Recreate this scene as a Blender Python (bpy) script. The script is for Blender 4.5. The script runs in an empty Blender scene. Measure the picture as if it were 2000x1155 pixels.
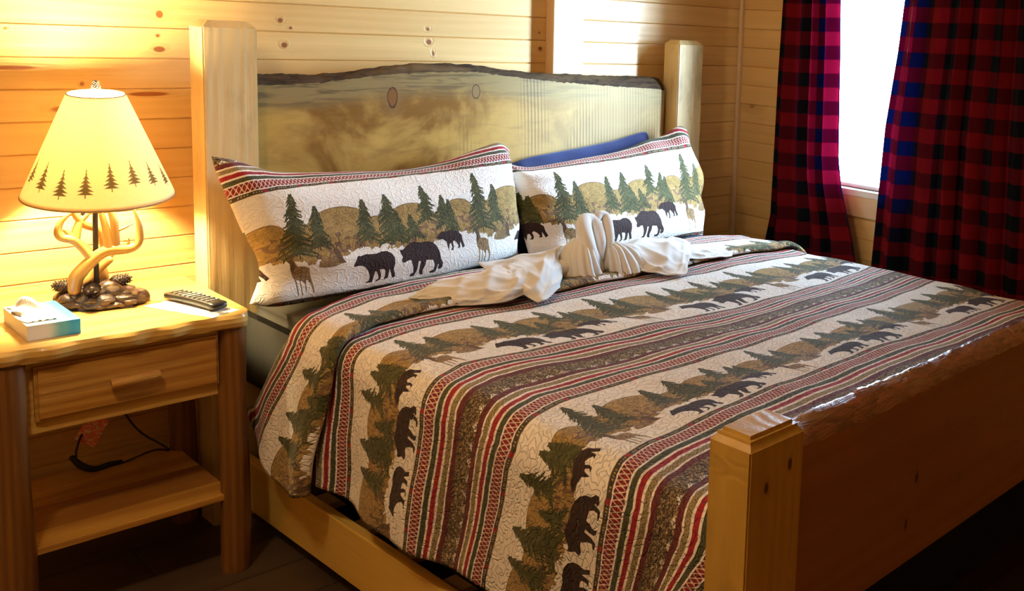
import bpy, bmesh, math, random
import numpy as np
from mathutils import Vector, Matrix

SC = bpy.context.scene
COL = SC.collection
R = math.radians

# ------------------------------------------------------------------ camera, world, lights, exposure
cam_d = bpy.data.cameras.new('camera')
cam = bpy.data.objects.new('camera', cam_d)
COL.objects.link(cam)
cam_d.sensor_width = 36.0
cam_d.sensor_fit = 'HORIZONTAL'
cam_d.lens = 36.0 * 1973.46 / 2000.0
cam_d.shift_x = -(1567.76 - 1000.0) / 2000.0
cam_d.shift_y = (324.08 - 577.5) / 2000.0
cam_d.clip_start = 0.05
_r = ((0.64192, -0.76495, 0.05291), (0.06687, 0.12459, 0.98995), (0.76385, 0.63193, -0.13113))
cam.matrix_world = Matrix(((_r[0][0], _r[1][0], -_r[2][0], -1.0752),
                           (_r[0][1], _r[1][1], -_r[2][1], -3.2278),
                           (_r[0][2], _r[1][2], -_r[2][2], 1.5159),
                           (0, 0, 0, 1)))
SC.camera = cam
SC.view_settings.view_transform = 'Standard'
SC.view_settings.look = 'None'
SC.view_settings.gamma = 1.0
SC.view_settings.use_curve_mapping = False
SC.view_settings.exposure = 0.18
SC.cycles.max_bounces = 8
SC.cycles.diffuse_bounces = 5
SC.cycles.transmission_bounces = 6
SC.cycles.transparent_max_bounces = 8
SC.cycles.sample_clamp_indirect = 6.0
SC.cycles.use_denoising = True

world = bpy.data.worlds.new('sky')
SC.world = world
world.use_nodes = True
_wt = world.node_tree
_bg = _wt.nodes['Background']
_bg.inputs[0].default_value = (0.52, 0.74, 1.0, 1)
# overcast sky, brighter towards the hidden sun
_tc = _wt.nodes.new('ShaderNodeTexCoord')
_dp = _wt.nodes.new('ShaderNodeVectorMath'); _dp.operation = 'DOT_PRODUCT'
_dp.inputs[1].default_value = Vector((.74, -.64, .20)).normalized()
_wt.links.new(_tc.outputs['Generated'], _dp.inputs[0])
_mx = _wt.nodes.new('ShaderNodeMath'); _mx.operation = 'MAXIMUM'; _mx.inputs[1].default_value = 0.0
_wt.links.new(_dp.outputs['Value'], _mx.inputs[0])
_pw = _wt.nodes.new('ShaderNodeMath'); _pw.operation = 'POWER'; _pw.inputs[1].default_value = 9.0
_wt.links.new(_mx.outputs[0], _pw.inputs[0])
_ma = _wt.nodes.new('ShaderNodeMath'); _ma.operation = 'MULTIPLY_ADD'
_ma.inputs[1].default_value = 230.0
_ma.inputs[2].default_value = 40.0
_wt.links.new(_pw.outputs[0], _ma.inputs[0])
_wt.links.new(_ma.outputs[0], _bg.inputs[1])

def add_light(name, kind, loc, energy, color, rot=(0, 0, 0), **kw):
    d = bpy.data.lights.new(name, kind)
    o = bpy.data.objects.new(name, d)
    COL.objects.link(o)
    o.location = loc
    o.rotation_euler = rot
    d.energy = energy
    d.color = color
    for k, v in kw.items():
        setattr(d, k, v)
    return o

# ceiling lamp of the room (its fixture is built below)
CEIL = (-1.0, -1.55, 2.27)
add_light('ceiling_bulb', 'POINT', CEIL, 44.0, (1.0, 0.82, 0.55), shadow_soft_size=0.09)
# window portal: only tells Cycles where daylight comes in
_pt = add_light('window_portal', 'AREA', (2.40, -0.75, 1.41), 1.0, (1, 1, 1), rot=(0, R(90), 0))
_pt.data.shape = 'RECTANGLE'
_pt.data.size = 1.08
_pt.data.size_y = 0.46
_pt.data.cycles.is_portal = True

XW = 2.3314           # window wall
GS, GZ = 0.0858, 1.4322   # board pitch and one groove height
HC = 2.45             # ceiling height
X0, Y0 = -2.2, -4.3   # far corners of the room

# ------------------------------------------------------------------ helpers
def link(name, me, mat=None, parent=None, smooth=False):
    o = bpy.data.objects.new(name, me)
    COL.objects.link(o)
    if mat is not None:
        me.materials.append(mat)
    if parent is not None:
        o.parent = parent
    if smooth:
        me.polygons.foreach_set('use_smooth', [True] * len(me.polygons))
    return o

def mesh(name, verts, faces, mat=None, parent=None, smooth=False):
    me = bpy.data.meshes.new(name)
    me.from_pydata([tuple(v) for v in verts], [], faces)
    me.update()
    return link(name, me, mat, parent, smooth)

def tag(o, label=None, cat=None, group=None, kind=None):
    if label: o['label'] = label
    if cat: o['category'] = cat
    if group: o['group'] = group
    if kind: o['kind'] = kind
    return o

def empty(name, loc=(0, 0, 0), rz=0.0):
    o = bpy.data.objects.new(name, None)
    o.empty_display_size = 0.05
    COL.objects.link(o)
    o.location = loc
    o.rotation_euler = (0, 0, rz)
    return o

def bm_box(bm, lo, hi):
    x0, y0, z0 = lo
    x1, y1, z1 = hi
    v = [bm.verts.new(p) for p in ((x0, y0, z0), (x1, y0, z0), (x1, y1, z0), (x0, y1, z0),
                                   (x0, y0, z1), (x1, y0, z1), (x1, y1, z1), (x0, y1, z1))]
    for f in ((3, 2, 1, 0), (4, 5, 6, 7), (0, 1, 5, 4), (1, 2, 6, 5), (2, 3, 7, 6), (3, 0, 4, 7)):
        bm.faces.new([v[i] for i in f])
    return v

def box(name, lo, hi, mat, parent=None, bevel=0.0, seg=2):
    bm = bmesh.new()
    bm_box(bm, lo, hi)
    if bevel:
        bmesh.ops.bevel(bm, geom=bm.edges[:], offset=bevel, segments=seg, affect='EDGES', profile=0.6)
    me = bpy.data.meshes.new(name)
    bm.to_mesh(me)
    bm.free()
    return link(name, me, mat, parent)

def grid_faces(nu, nv, close_u=False, close_v=False, off=0):
    f = []
    for i in range(nu - (0 if close_u else 1)):
        for j in range(nv - (0 if close_v else 1)):
            a = i * nv + j
            b = ((i + 1) % nu) * nv + j
            c = ((i + 1) % nu) * nv + (j + 1) % nv
            d = i * nv + (j + 1) % nv
            f.append((a + off, b + off, c + off, d + off))
    return f

def grid_mesh(name, P, mat, parent=None, uv=None, thick=0.0, smooth=True, sub=0, close_u=False, close_v=False, flip=False):
    """P: (nu,nv,3) array; uv: (nu,nv,2)"""
    nu, nv = P.shape[:2]
    faces = grid_faces(nu, nv, close_u, close_v)
    if flip:
        faces = [tuple(reversed(f)) for f in faces]
    o = mesh(name, P.reshape(-1, 3).tolist(), faces, mat, parent, smooth)
    if uv is not None:
        me = o.data
        ul = me.uv_layers.new(name='UVMap')
        idx = np.zeros(len(me.loops), dtype=np.int32)
        me.loops.foreach_get('vertex_index', idx)
        ul.data.foreach_set('uv', uv.reshape(-1, 2)[idx].astype(np.float32).ravel())
    if thick:
        m = o.modifiers.new('thickness', 'SOLIDIFY')
        m.thickness = thick
        m.offset = -1
    if sub:
        m = o.modifiers.new('smooth', 'SUBSURF')
        m.levels = sub
        m.render_levels = sub
    return o

def crom(pts, n):
    """Catmull-Rom resample of control points (k,d) to n samples"""
    p = np.asarray(pts, float)
    k = len(p)
    q = np.vstack([2 * p[0] - p[1], p, 2 * p[-1] - p[-2]])
    t = np.linspace(0, k - 1, n)
    i = np.minimum(t.astype(int), k - 2)
    f = (t - i)[:, None]
    a, b, c, d = q[i], q[i + 1], q[i + 2], q[i + 3]
    return 0.5 * (2 * b + (c - a) * f + (2 * a - 5 * b + 4 * c - d) * f ** 2 + (3 * b - a - 3 * c + d) * f ** 3)

def tube_pts(pts, rad, n=40, m=14, flat=1.0, lump=0.0, seed=0, round_ends=True):
    """swept tube; rad scalar/list; returns verts, faces with rounded caps"""
    pts = np.asarray(pts, float)
    if np.isscalar(rad):
        rad = [rad] * len(pts)
    pr = crom(np.hstack([pts, np.asarray(rad, float)[:, None]]), n)
    P, Rr = pr[:, :3], np.maximum(pr[:, 3], 1e-4)
    if round_ends:
        e = 4
        P = np.vstack([[P[0]] * e, P, [P[-1]] * e])
        t0 = pr[1, :3] - pr[0, :3]; t0 /= np.linalg.norm(t0) + 1e-9
        t1 = pr[-1, :3] - pr[-2, :3]; t1 /= np.linalg.norm(t1) + 1e-9
        R2 = np.concatenate([[0] * e, Rr, [0] * e])
        for i in range(e):
            a = (i + 1) / (e + 1) * math.pi / 2
            P[i] = P[i] - t0 * Rr[0] * math.cos(a); R2[i] = Rr[0] * math.sin(a)
            P[-1 - i] = P[-1 - i] + t1 * Rr[-1] * math.cos(a); R2[-1 - i] = Rr[-1] * math.sin(a)
        Rr = R2
    T = np.gradient(P, axis=0)
    T /= np.linalg.norm(T, axis=1)[:, None] + 1e-9
    up = np.array([0, 0, 1.0]) if abs(T[:, 2]).mean() < 0.8 else np.array([0, 1.0, 0])
    N = up - (T @ up)[:, None] * T
    for i in range(1, len(N)):
        v = N[i - 1] - (N[i - 1] @ T[i]) * T[i]
        N[i] = v / (np.linalg.norm(v) + 1e-9)
    N[0] /= np.linalg.norm(N[0]) + 1e-9
    B = np.cross(T, N)
    rng = np.random.RandomState(seed)
    ph = rng.rand(6) * 6.28
    V = []
    for i in range(len(P)):
        for j in range(m):
            a = 2 * math.pi * j / m
            s = 1.0
            if lump:
                s += lump * (math.sin(3 * a + i * 0.23 + ph[0]) * .5 + math.sin(2 * a - i * 0.11 + ph[1]) * .6 + math.sin(5 * a + i * 0.37 + ph[2]) * .3)
            V.append(P[i] + Rr[i] * s * (math.cos(a) * N[i] * flat + math.sin(a) * B[i]))
    F = grid_faces(len(P), m, False, True)
    F = [tuple(reversed(f)) for f in F]
    V.append(P[0]); V.append(P[-1])
    c0, c1 = len(V) - 2, len(V) - 1
    for j in range(m):
        F.append((c0, j, (j + 1) % m))
        F.append((c1, (len(P) - 1) * m + (j + 1) % m, (len(P) - 1) * m + j))
    F = [tuple(reversed(f)) for f in F]
    return [tuple(v) for v in V], F

def tube(name, pts, rad, mat, parent=None, **kw):
    v, f = tube_pts(pts, rad, **kw)
    return mesh(name, v, f, mat, parent, True)

def multi_tube(name, specs, mat, parent=None, **kw):
    V, F = [], []
    for pts, rad in specs:
        v, f = tube_pts(pts, rad, **kw)
        o = len(V)
        V += v
        F += [tuple(i + o for i in q) for q in f]
    return mesh(name, V, F, mat, parent, True)

def lathe(name, prof, mat, parent=None, n=48, thick=0.0):
    P = np.zeros((len(prof), n, 3))
    for i, (r, z) in enumerate(prof):
        a = np.arange(n) / n * 2 * np.pi
        P[i, :, 0] = r * np.cos(a); P[i, :, 1] = r * np.sin(a); P[i, :, 2] = z
    return grid_mesh(name, P, mat, parent, close_v=True, thick=thick)

# ------------------------------------------------------------------ node material helpers
class NT:
    def __init__(self, name):
        self.m = bpy.data.materials.new(name)
        self.m.use_nodes = True
        self.t = self.m.node_tree
        self.b = self.t.nodes['Principled BSDF']
        self.out = self.t.nodes['Material Output']
    def n(self, kind, **kw):
        x = self.t.nodes.new(kind)
        for k, v in kw.items():
            setattr(x, k, v)
        return x
    def l(self, a, b):
        self.t.links.new(a, b)
    def val(self, x, sock):
        if isinstance(x, (int, float)):
            sock.default_value = x
        elif isinstance(x, (tuple, list)):
            sock.default_value = x
        else:
            self.l(x, sock)
    def math(self, op, a, b=None, c=None, clamp=False):
        x = self.n('ShaderNodeMath', operation=op, use_clamp=clamp)
        self.val(a, x.inputs[0])
        if b is not None: self.val(b, x.inputs[1])
        if c is not None: self.val(c, x.inputs[2])
        return x.outputs[0]
    def vmath(self, op, a, b=None):
        x = self.n('ShaderNodeVectorMath', operation=op)
        self.val(a, x.inputs[0])
        if b is not None: self.val(b, x.inputs[1])
        return x.outputs['Value'] if op in ('LENGTH', 'DISTANCE', 'DOT_PRODUCT') else x.outputs[0]
    def mix(self, f, a, b, mode='MIX'):
        x = self.n('ShaderNodeMix', data_type='RGBA', blend_type=mode)
        x.clamp_factor = True
        self.val(f, x.inputs[0])
        for v, s in ((a, x.inputs[6]), (b, x.inputs[7])):
            if isinstance(v, (tuple, list)) and len(v) == 3: v = (*v, 1)
            self.val(v, s)
        return x.outputs[2]
    def coord(self, which='Object'):
        return self.n('ShaderNodeTexCoord').outputs[which]
    def mapping(self, v, loc=(0, 0, 0), scale=(1, 1, 1), rot=(0, 0, 0)):
        x = self.n('ShaderNodeMapping')
        self.l(v, x.inputs[0])
        x.inputs[1].default_value = loc; x.inputs[2].default_value = rot; x.inputs[3].default_value = scale
        return x.outputs[0]
    def noise(self, v, scale=5, detail=4, rough=.5, dist=0):
        x = self.n('ShaderNodeTexNoise')
        self.l(v, x.inputs['Vector'])
        x.inputs['Scale'].default_value = scale; x.inputs['Detail'].default_value = detail
        x.inputs['Roughness'].default_value = rough; x.inputs['Distortion'].default_value = dist
        return x.outputs[0]
    def ramp(self, f, stops):
        x = self.n('ShaderNodeValToRGB')
        self.l(f, x.inputs[0])
        e = x.color_ramp.elements
        while len(e) < len(stops): e.new(0.5)
        for i, (p, c) in enumerate(stops):
            e[i].position = p
            e[i].color = (*c, 1) if len(c) == 3 else c
        return x.outputs[0]
    def smooth(self, x, a, b):
        n = self.n('ShaderNodeMapRange', interpolation_type='SMOOTHSTEP')
        self.val(x, n.inputs[0])
        n.inputs[1].default_value = a; n.inputs[2].default_value = b
        n.inputs[3].default_value = 0; n.inputs[4].default_value = 1
        return n.outputs[0]
    def bump(self, h, dist=.002, strength=1.0):
        x = self.n('ShaderNodeBump')
        x.inputs['Distance'].default_value = dist; x.inputs['Strength'].default_value = strength
        self.l(h, x.inputs['Height'])
        self.l(x.outputs[0], self.b.inputs['Normal'])
    def fin(self, col=None, rough=.5, spec=.5, coat=0, coat_r=.1, sheen=0):
        if col is not None:
            if isinstance(col, tuple): self.b.inputs['Base Color'].default_value = (*col, 1)
            else: self.l(col, self.b.inputs['Base Color'])
        self.val(rough, self.b.inputs['Roughness'])
        self.b.inputs['Specular IOR Level'].default_value = spec
        self.b.inputs['Coat Weight'].default_value = coat
        self.b.inputs['Coat Roughness'].default_value = coat_r
        self.b.inputs['Sheen Weight'].default_value = sheen
        return self.m

def wood(name, axis='X', light=(.62, .40, .19), dark=(.40, .21, .07), knot=(.16, .06, .02), ring=22.0,
         knots=(), boards=False, random_knots=0.35, rough=.42, coat=.25, stain=None, stain_amt=0.0, grain=.5, bump=.0006, kscale=3.0):
    """axis = grain direction in object space; knots = [(x,y,z,r_along,r_across)] placed knots"""
    m = NT(name)
    co = m.coord('Object')
    sep = m.n('ShaderNodeSeparateXYZ'); m.l(co, sep.inputs[0])
    base = co
    jit = None
    if boards:
        bi = m.math('FLOOR', m.math('DIVIDE', m.math('SUBTRACT', sep.outputs[2], GZ), GS))
        wn = m.n('ShaderNodeTexWhiteNoise', noise_dimensions='1D'); m.l(bi, wn.inputs['W'])
        jit = wn.outputs['Value']
        off = m.n('ShaderNodeCombineXYZ')
        m.l(m.math('MULTIPLY', jit, 13.0), off.inputs[0]); m.l(m.math('MULTIPLY', jit, 7.0), off.inputs[1]); m.l(m.math('MULTIPLY', bi, 1.7), off.inputs[2])
        base = m.vmath('ADD', co, off.outputs[0])
    st = {'X': (.07, 1, 1), 'Y': (1, .07, 1), 'Z': (1, 1, .07)}[axis]
    gco = m.mapping(base, scale=st)
    warp = m.noise(gco, 3.0, 3, .5)
    big = m.noise(m.mapping(base, scale=tuple(.25 if s < 1 else 1 for s in st)), 3.2, 3, .55)
    # knots, random
    kmask = None; ringd = None
    if random_knots > 0:
        vo = m.n('ShaderNodeTexVoronoi', feature='F1'); vo.inputs['Scale'].default_value = kscale
        m.l(m.mapping(base, scale=tuple(.55 if s < 1 else 1.25 for s in st)), vo.inputs['Vector'])
        csep = m.n('ShaderNodeSeparateColor'); m.l(vo.outputs['Color'], csep.inputs[0])
        on = m.math('LESS_THAN', csep.outputs[0], random_knots)
        kd = vo.outputs['Distance']
        kmask = m.math('MULTIPLY', m.math('SUBTRACT', 1.0, m.smooth(kd, .02, .05)), on)
        halo = m.math('MULTIPLY', m.math('SUBTRACT', 1.0, m.smooth(kd, .03, .22)), on)
    else:
        halo = None
    for (kx, ky, kz, ra, rc) in knots:
        rr = {'X': (1 / ra, 1 / .5, 1 / rc), 'Y': (1 / .5, 1 / ra, 1 / rc), 'Z': (1 / rc, 1 / .5, 1 / ra)}[axis]
        d = m.vmath('LENGTH', m.vmath('MULTIPLY', m.vmath('SUBTRACT', co, (kx, ky, kz)), rr))
        k1 = m.math('SUBTRACT', 1.0, m.smooth(d, .7, 1.1))
        h1 = m.math('MULTIPLY', m.math('SUBTRACT', 1.0, m.smooth(d, .8, 2.4)), .6)
        kmask = k1 if kmask is None else m.math('MAXIMUM', kmask, k1)
        halo = h1 if halo is None else m.math('MAXIMUM', halo, h1)
    acr = {'X': 2, 'Y': 0, 'Z': 0}[axis]
    lin = m.math('ADD', m.math('MULTIPLY', sep.outputs[acr], ring), m.math('MULTIPLY', warp, 22.0))
    if halo is not None:
        lin = m.math('ADD', lin, m.math('MULTIPLY', halo, 3.0))
    wave = m.math('MULTIPLY_ADD', m.math('SINE', m.math('MULTIPLY', lin, 3.1)), .5, .5)
    fine = m.noise(m.mapping(base, scale=tuple(.03 if s < 1 else 1 for s in st)), 160, 2, .6)
    f = m.math('ADD', m.math('MULTIPLY', wave, .28 * grain), m.math('MULTIPLY', fine, .50 * grain))
    f = m.math('ADD', f, m.math('MULTIPLY', m.math('SUBTRACT', big, .42), .9))
    if jit is not None:
        f = m.math('ADD', f, m.math('MULTIPLY', m.math('SUBTRACT', jit, .5), .35))
    col = m.mix(f, light, dark)
    if halo is not None:
        col = m.mix(m.math('MULTIPLY', halo, .38), col, tuple(c * .75 for c in dark))
        col = m.mix(m.math('MULTIPLY', kmask, .85), col, knot)
    if stain is not None:
        s = m.smooth(m.noise(m.mapping(base, scale=tuple(.5 if s < 1 else 1.3 for s in st)), 4.5, 5, .65), .50, .72)
        col = m.mix(m.math('MULTIPLY', s, stain_amt), col, stain)
    m.bump(m.math('ADD', wave, fine), bump)
    return m.fin(col, rough, .4, coat, .18)

def plain(name, col, rough=.5, **kw):
    m = NT(name)
    co = m.coord('Object')
    n = m.noise(co, kw.pop('nscale', 40), 3, .6)
    v = kw.pop('var', .12)
    c = m.mix(n, tuple(x * (1 - v) for x in col), tuple(min(1, x * (1 + v)) for x in col))
    metal = kw.pop('metal', 0)
    if kw.pop('bumpy', 0):
        m.bump(n, .001)
    mm = m.fin(c, rough, **kw)
    m.b.inputs['Metallic'].default_value = metal
    return mm

# ------------------------------------------------------------------ printed fabric pattern (rasterised in numpy)
PU, PV = 0.597, 0.62          # repeat of the print in metres
TW, TH = 1024, 1064
SX, SY = TW / PU, TH / PV
BEARS = [[(0.312,0.05),(0.318,0.06),(0.325,0.073),(0.33,0.076),(0.333,0.073),(0.352,0.077),(0.367,0.075),(0.385,0.074),(0.4,0.078),(0.418,0.077),(0.432,0.069),(0.44,0.056),(0.44,0.039),(0.436,0.024),(0.44,0.014),(0.443,0.005),(0.432,0.004),(0.429,0.013),(0.424,0.025),(0.422,0.027),(0.419,0.005),(0.405,0.003),(0.409,0.011),(0.409,0.025),(0.405,0.029),(0.392,0.03),(0.397,0.016),(0.396,0.006),(0.385,0.001),(0.379,0.002),(0.39,0.008),(0.388,0.017),(0.382,0.027),(0.378,0.027),(0.373,0.01),(0.371,0.001),(0.348,0.001),(0.352,0.003),(0.36,0.006),(0.363,0.016),(0.357,0.031),(0.347,0.042),(0.337,0.047),(0.323,0.048),(0.315,0.046)],
[(0.459,0.076),(0.463,0.074),(0.47,0.074),(0.477,0.079),(0.496,0.09),(0.512,0.091),(0.531,0.086),(0.555,0.087),(0.572,0.082),(0.586,0.069),(0.594,0.052),(0.596,0.033),(0.604,0.019),(0.603,0.008),(0.592,0.004),(0.585,0.009),(0.589,0.016),(0.586,0.019),(0.581,0.002),(0.575,-0.002),(0.561,-0.001),(0.558,0.003),(0.572,0.006),(0.574,0.019),(0.568,0.032),(0.545,0.035),(0.542,0.023),(0.534,0.009),(0.537,-0.001),(0.528,-0.001),(0.522,0.005),(0.523,0.019),(0.526,0.034),(0.519,0.035),(0.515,0.012),(0.507,-0.002),(0.492,-0.001),(0.493,0.004),(0.503,0.008),(0.501,0.022),(0.493,0.041),(0.483,0.041),(0.472,0.037),(0.463,0.039),(0.462,0.046),(0.466,0.053),(0.46,0.066)],
[(0.586,0.092),(0.594,0.101),(0.605,0.109),(0.619,0.108),(0.645,0.109),(0.662,0.103),(0.677,0.09),(0.681,0.074),(0.689,0.057),(0.68,0.052),(0.677,0.061),(0.671,0.073),(0.671,0.054),(0.66,0.054),(0.665,0.06),(0.659,0.069),(0.649,0.078),(0.644,0.074),(0.647,0.06),(0.644,0.05),(0.635,0.051),(0.641,0.058),(0.637,0.071),(0.632,0.07),(0.628,0.05),(0.624,0.063),(0.621,0.077),(0.608,0.086),(0.594,0.087)]]
DEER = [(0.129,0.095),(0.134,0.097),(0.14,0.097),(0.148,0.088),(0.155,0.073),(0.172,0.071),(0.186,0.064),(0.188,0.05),(0.196,0.02),(0.199,0),(0.196,-0.003),(0.192,0.015),(0.182,0.034),(0.177,0.032),(0.178,0.006),(0.175,0.002),(0.174,0.024),(0.166,0.034),(0.163,0.034),(0.167,-0.003),(0.164,-0.003),(0.16,0.035),(0.152,0.038),(0.156,-0.003),(0.153,-0.004),(0.148,0.037),(0.142,0.049),(0.138,0.067),(0.137,0.084)]
ELK = [(0.212,0.061),(0.214,0.075),(0.225,0.085),(0.239,0.086),(0.256,0.083),(0.262,0.094),(0.259,0.106),(0.268,0.108),(0.277,0.098),(0.282,0.073),(0.291,0.062),(0.279,0.062),(0.256,0.056),(0.23,0.057)]

def vnoise(h, w, cell, seed, per=True):
    rng = np.random.RandomState(seed)
    gy, gx = max(2, int(h / cell)), max(2, int(w / cell))
    g = rng.rand(gy, gx)
    y = np.arange(h) / h * gy; x = np.arange(w) / w * gx
    y0 = y.astype(int) % gy; x0 = x.astype(int) % gx
    fy = (y - y.astype(int))[:, None]; fx = (x - x.astype(int))[None]
    fy = fy * fy * (3 - 2 * fy); fx = fx * fx * (3 - 2 * fx)
    y1 = (y0 + 1) % gy; x1 = (x0 + 1) % gx
    return (g[np.ix_(y0, x0)] * (1 - fy) * (1 - fx) + g[np.ix_(y1, x0)] * fy * (1 - fx) + g[np.ix_(y0, x1)] * (1 - fy) * fx + g[np.ix_(y1, x1)] * fy * fx)

def print_tile():
    T = np.zeros((TH, TW, 3))
    yy, xx = np.mgrid[0:TH, 0:TW]
    V = (yy + .5) / SY; U = (xx + .5) / SX
    n1 = vnoise(TH, TW, 6, 1); n2 = vnoise(TH, TW, 20, 2); n3 = vnoise(TH, TW, 60, 3); n4 = vnoise(TH, TW, 3, 4)
    WHITE = np.array([.80, .745, .68]); RED = np.array([.30, .012, .018]); GREEN = np.array([.062, .060, .028]); KHAKI = np.array([.27, .20, .095])
    MAROON = np.array([.115, .018, .020]); PINK = np.array([.78, .58, .50]); DARK = np.array([.055, .035, .022]); TAN = np.array([.37, .235, .075])
    TREE = np.array([.066, .064, .020]); BEAR = np.array([.030, .012, .010]); BROWN = np.array([.16, .09, .045])
    T[:] = WHITE
    # ---- band
    lay = [('line', .002), ('dots', .0128), ('w', .0043), ('zig', .030), ('w', .005), ('green', .0145), ('w', .006), ('red', .013), ('w', .007), ('khaki', .015), ('w', .005), ('maroon', .015)]
    seq = [(k, a) for k, a in lay] + [('fol', .0508)] + [(k, a) for k, a in reversed(lay)]
    wob = (n2 - .5) * .0016 + (n3 - .5) * .0030
    v = 0.0
    for k, a in seq:
        m = (V + wob >= v) & (V + wob < v + a)
        t = (V + wob - v) / a
        if k == 'line': T[m] = KHAKI * .8
        elif k == 'dots':
            c = np.where(((U % .0995) < .011)[..., None], RED, DARK)
            pu = (U % .0066) / .0066
            dot = (abs(pu - .5) < .26) & (abs(t - .5) < .20) & ((U % .0995) > .018) & ((U % .0332) > .007)
            T[m] = c[m]; T[m & dot] = KHAKI * 1.4
        elif k == 'zig':
            pu = (U % .02296) / .02296
            tri = abs(pu - .5) * 2
            base = np.where((abs(tri - .5) + abs(t - .5) * 1.0 < .30)[..., None], KHAKI * .7 * (.6 + .8 * n4[..., None]), RED * .75)
            base = np.where(((abs(t - .5) > .30) & (abs(tri - .5) < .2))[..., None], MAROON * .9, base)
            ln = (abs(tri - t) < .085) | (abs(1 - tri - t) < .085)
            T[m] = base[m]; T[m & ln] = PINK
        elif k == 'green': T[m] = (GREEN * (.8 + .4 * n4[..., None]))[m]
        elif k == 'red': T[m] = (RED * (.8 + .4 * n4[..., None]))[m]
        elif k == 'khaki':
            pu = (U % .0133) / .0133
            q = (abs(pu - .5) * 2 + abs(t - .5) * 2) % 1
            T[m] = (KHAKI * np.where(q < .5, .62, 1.25)[..., None])[m]
        elif k == 'maroon': T[m] = (MAROON * (.7 + .6 * n4[..., None]))[m]
        elif k == 'fol':
            f = .5 * n1 + .5 * n4
            c = np.where((f > .56)[..., None], KHAKI * .95, np.where((f > .47)[..., None], BROWN, DARK))
            c = np.where(((n1 > .80) & (t > .2))[..., None], KHAKI * 1.6, c)
            pu = abs((U % .0426) / .0426 - .5) * 2
            tuft = (t > .70) & (t < .97) & (n4 > .45) & (pu + (.97 - t) * 2.2 < .62)
            T[m] = c[m]; T[m & tuft] = WHITE * .95
        v += a
    # ---- scene, h = height above the animals' feet
    H = .61 - V
    def per(u, c): return (u - c + PU / 2) % PU - PU / 2
    ridge = .172 + .010 * np.sin(U * 2 * np.pi / PU * 3 + 1) + (n3 - .5) * .03
    for c, h, w in ((.085, .205, .062), (.291, .226, .105), (.515, .210, .080), (.40, .185, .06), (.185, .188, .06)):
        d = abs(per(U, c)) / w
        ridge = np.maximum(ridge, np.where(d < 1, .15 + (h - .15) * np.sqrt(np.clip(1 - d ** 2.1, 0, 1)), 0))
    low = .086 + .010 * np.sin(U * 2 * np.pi / PU * 2) + (n2 - .5) * .018 + (n1 - .5) * .006
    g = (H > low) & (H < ridge)
    tex = .72 + .35 * n2 + .35 * (n1 - .5) + .25 * (n4 - .5)
    tc = TAN * tex[..., None]
    tc = np.where(((n2 > .62) & (H < .15))[..., None], BROWN * 1.2 * tex[..., None], tc)
    edge = (ridge - H) < .0022
    tc = np.where(edge[..., None], BROWN, tc)
    T[g] = tc[g]
    rng = np.random.RandomState(5)
    def poly(P, c, tex=None):
        P = np.array(P)
        for sh in (-PU, 0, PU):
            px = (P[:, 0] + sh) * SX; py = (.61 - P[:, 1]) * SY
            x0, x1 = int(max(0, px.min() - 1)), int(min(TW, px.max() + 2)); y0, y1 = int(max(0, py.min() - 1)), int(min(TH, py.max() + 2))
            if x1 <= x0 or y1 <= y0: continue
            gy, gx = np.mgrid[y0:y1, x0:x1]; gy = gy + .5; gx = gx + .5
            ins = np.zeros(gx.shape, bool)
            j = len(px) - 1
            for i in range(len(px)):
                cnd = ((py[i] > gy) != (py[j] > gy))
                xi = (px[j] - px[i]) * (gy - py[i]) / (py[j] - py[i] + 1e-9) + px[i]
                ins ^= cnd & (gx < xi)
                j = i
            cc = c if tex is None else c * (tex[y0:y1, x0:x1][ins])[:, None]
            T[y0:y1, x0:x1][ins] = cc
    def stroke(a, b, w0, w1, c):
        a = np.array(a, float); b = np.array(b, float); d = b - a; L = np.hypot(*d) + 1e-9; n = np.array([-d[1], d[0]]) / L
        poly([a + n * w0, b + n * w1, b - n * w1, a - n * w0], c)
    def tree(u, top, bot, w, seed, dens=1.0):
        rg = np.random.RandomState(seed)
        w = w * 1.32; bot = bot + .006
        n = int((top - bot) / .0085)
        stroke((u, bot - .010), (u, top), .0018, .0006, TREE * .8)
        for i in range(n):
            f = (i + .2) / n
            z = top - f * (top - bot)
            for s in (-1, 1):
                wl = w * (.07 + .93 * f ** .8) * (.55 + .55 * rg.rand()) * .5
                dr = .004 + wl * (.15 + .30 * rg.rand())
                tip = (u + s * wl, z - dr)
                c = TREE * (.65 + .7 * rg.rand())
                stroke((u, z + .002), tip, .0050, .0016, c)
                for q in range(6):
                    t = .12 + .17 * q
                    b = (u + s * wl * t, z - dr * t)
                    stroke(b, (b[0] + s * (.002 + .005 * rg.rand()), b[1] - .003 - .008 * rg.rand()), .0022, .0006, TREE * (.55 + .9 * rg.rand()))
                if wl > .012:
                    stroke(tip, (tip[0] + s * .004, tip[1] + .003), .0016, .0004, c)
    for a in ((.052, .205, .10, .05, 1), (.165, .281, .095, .082, 2), (.225, .236, .110, .066, 3), (.368, .238, .112, .062, 4),
              (.442, .246, .096, .085, 5), (.468, .190, .096, .07, 8), (.515, .174, .096, .055, 6), (.572, .260, .144, .062, 7), (.628, .222, .12, .06, 9)):
        tree(*a)
    DEERC = np.array([.24, .145, .06])
    poly(DEER, DEERC, .55 + .9 * n1)
    poly([(0.129,0.095),(0.14,0.097),(0.148,0.088),(0.150,0.070),(0.142,0.060),(0.138,0.067),(0.137,0.084)], BROWN * .7)
    poly(ELK, DEERC, .6 + .8 * n1)
    poly([(.259,.106),(.268,.108),(.277,.098),(.283,.073),(.291,.062),(.270,.066),(.262,.09)], BROWN * .7)
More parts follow.
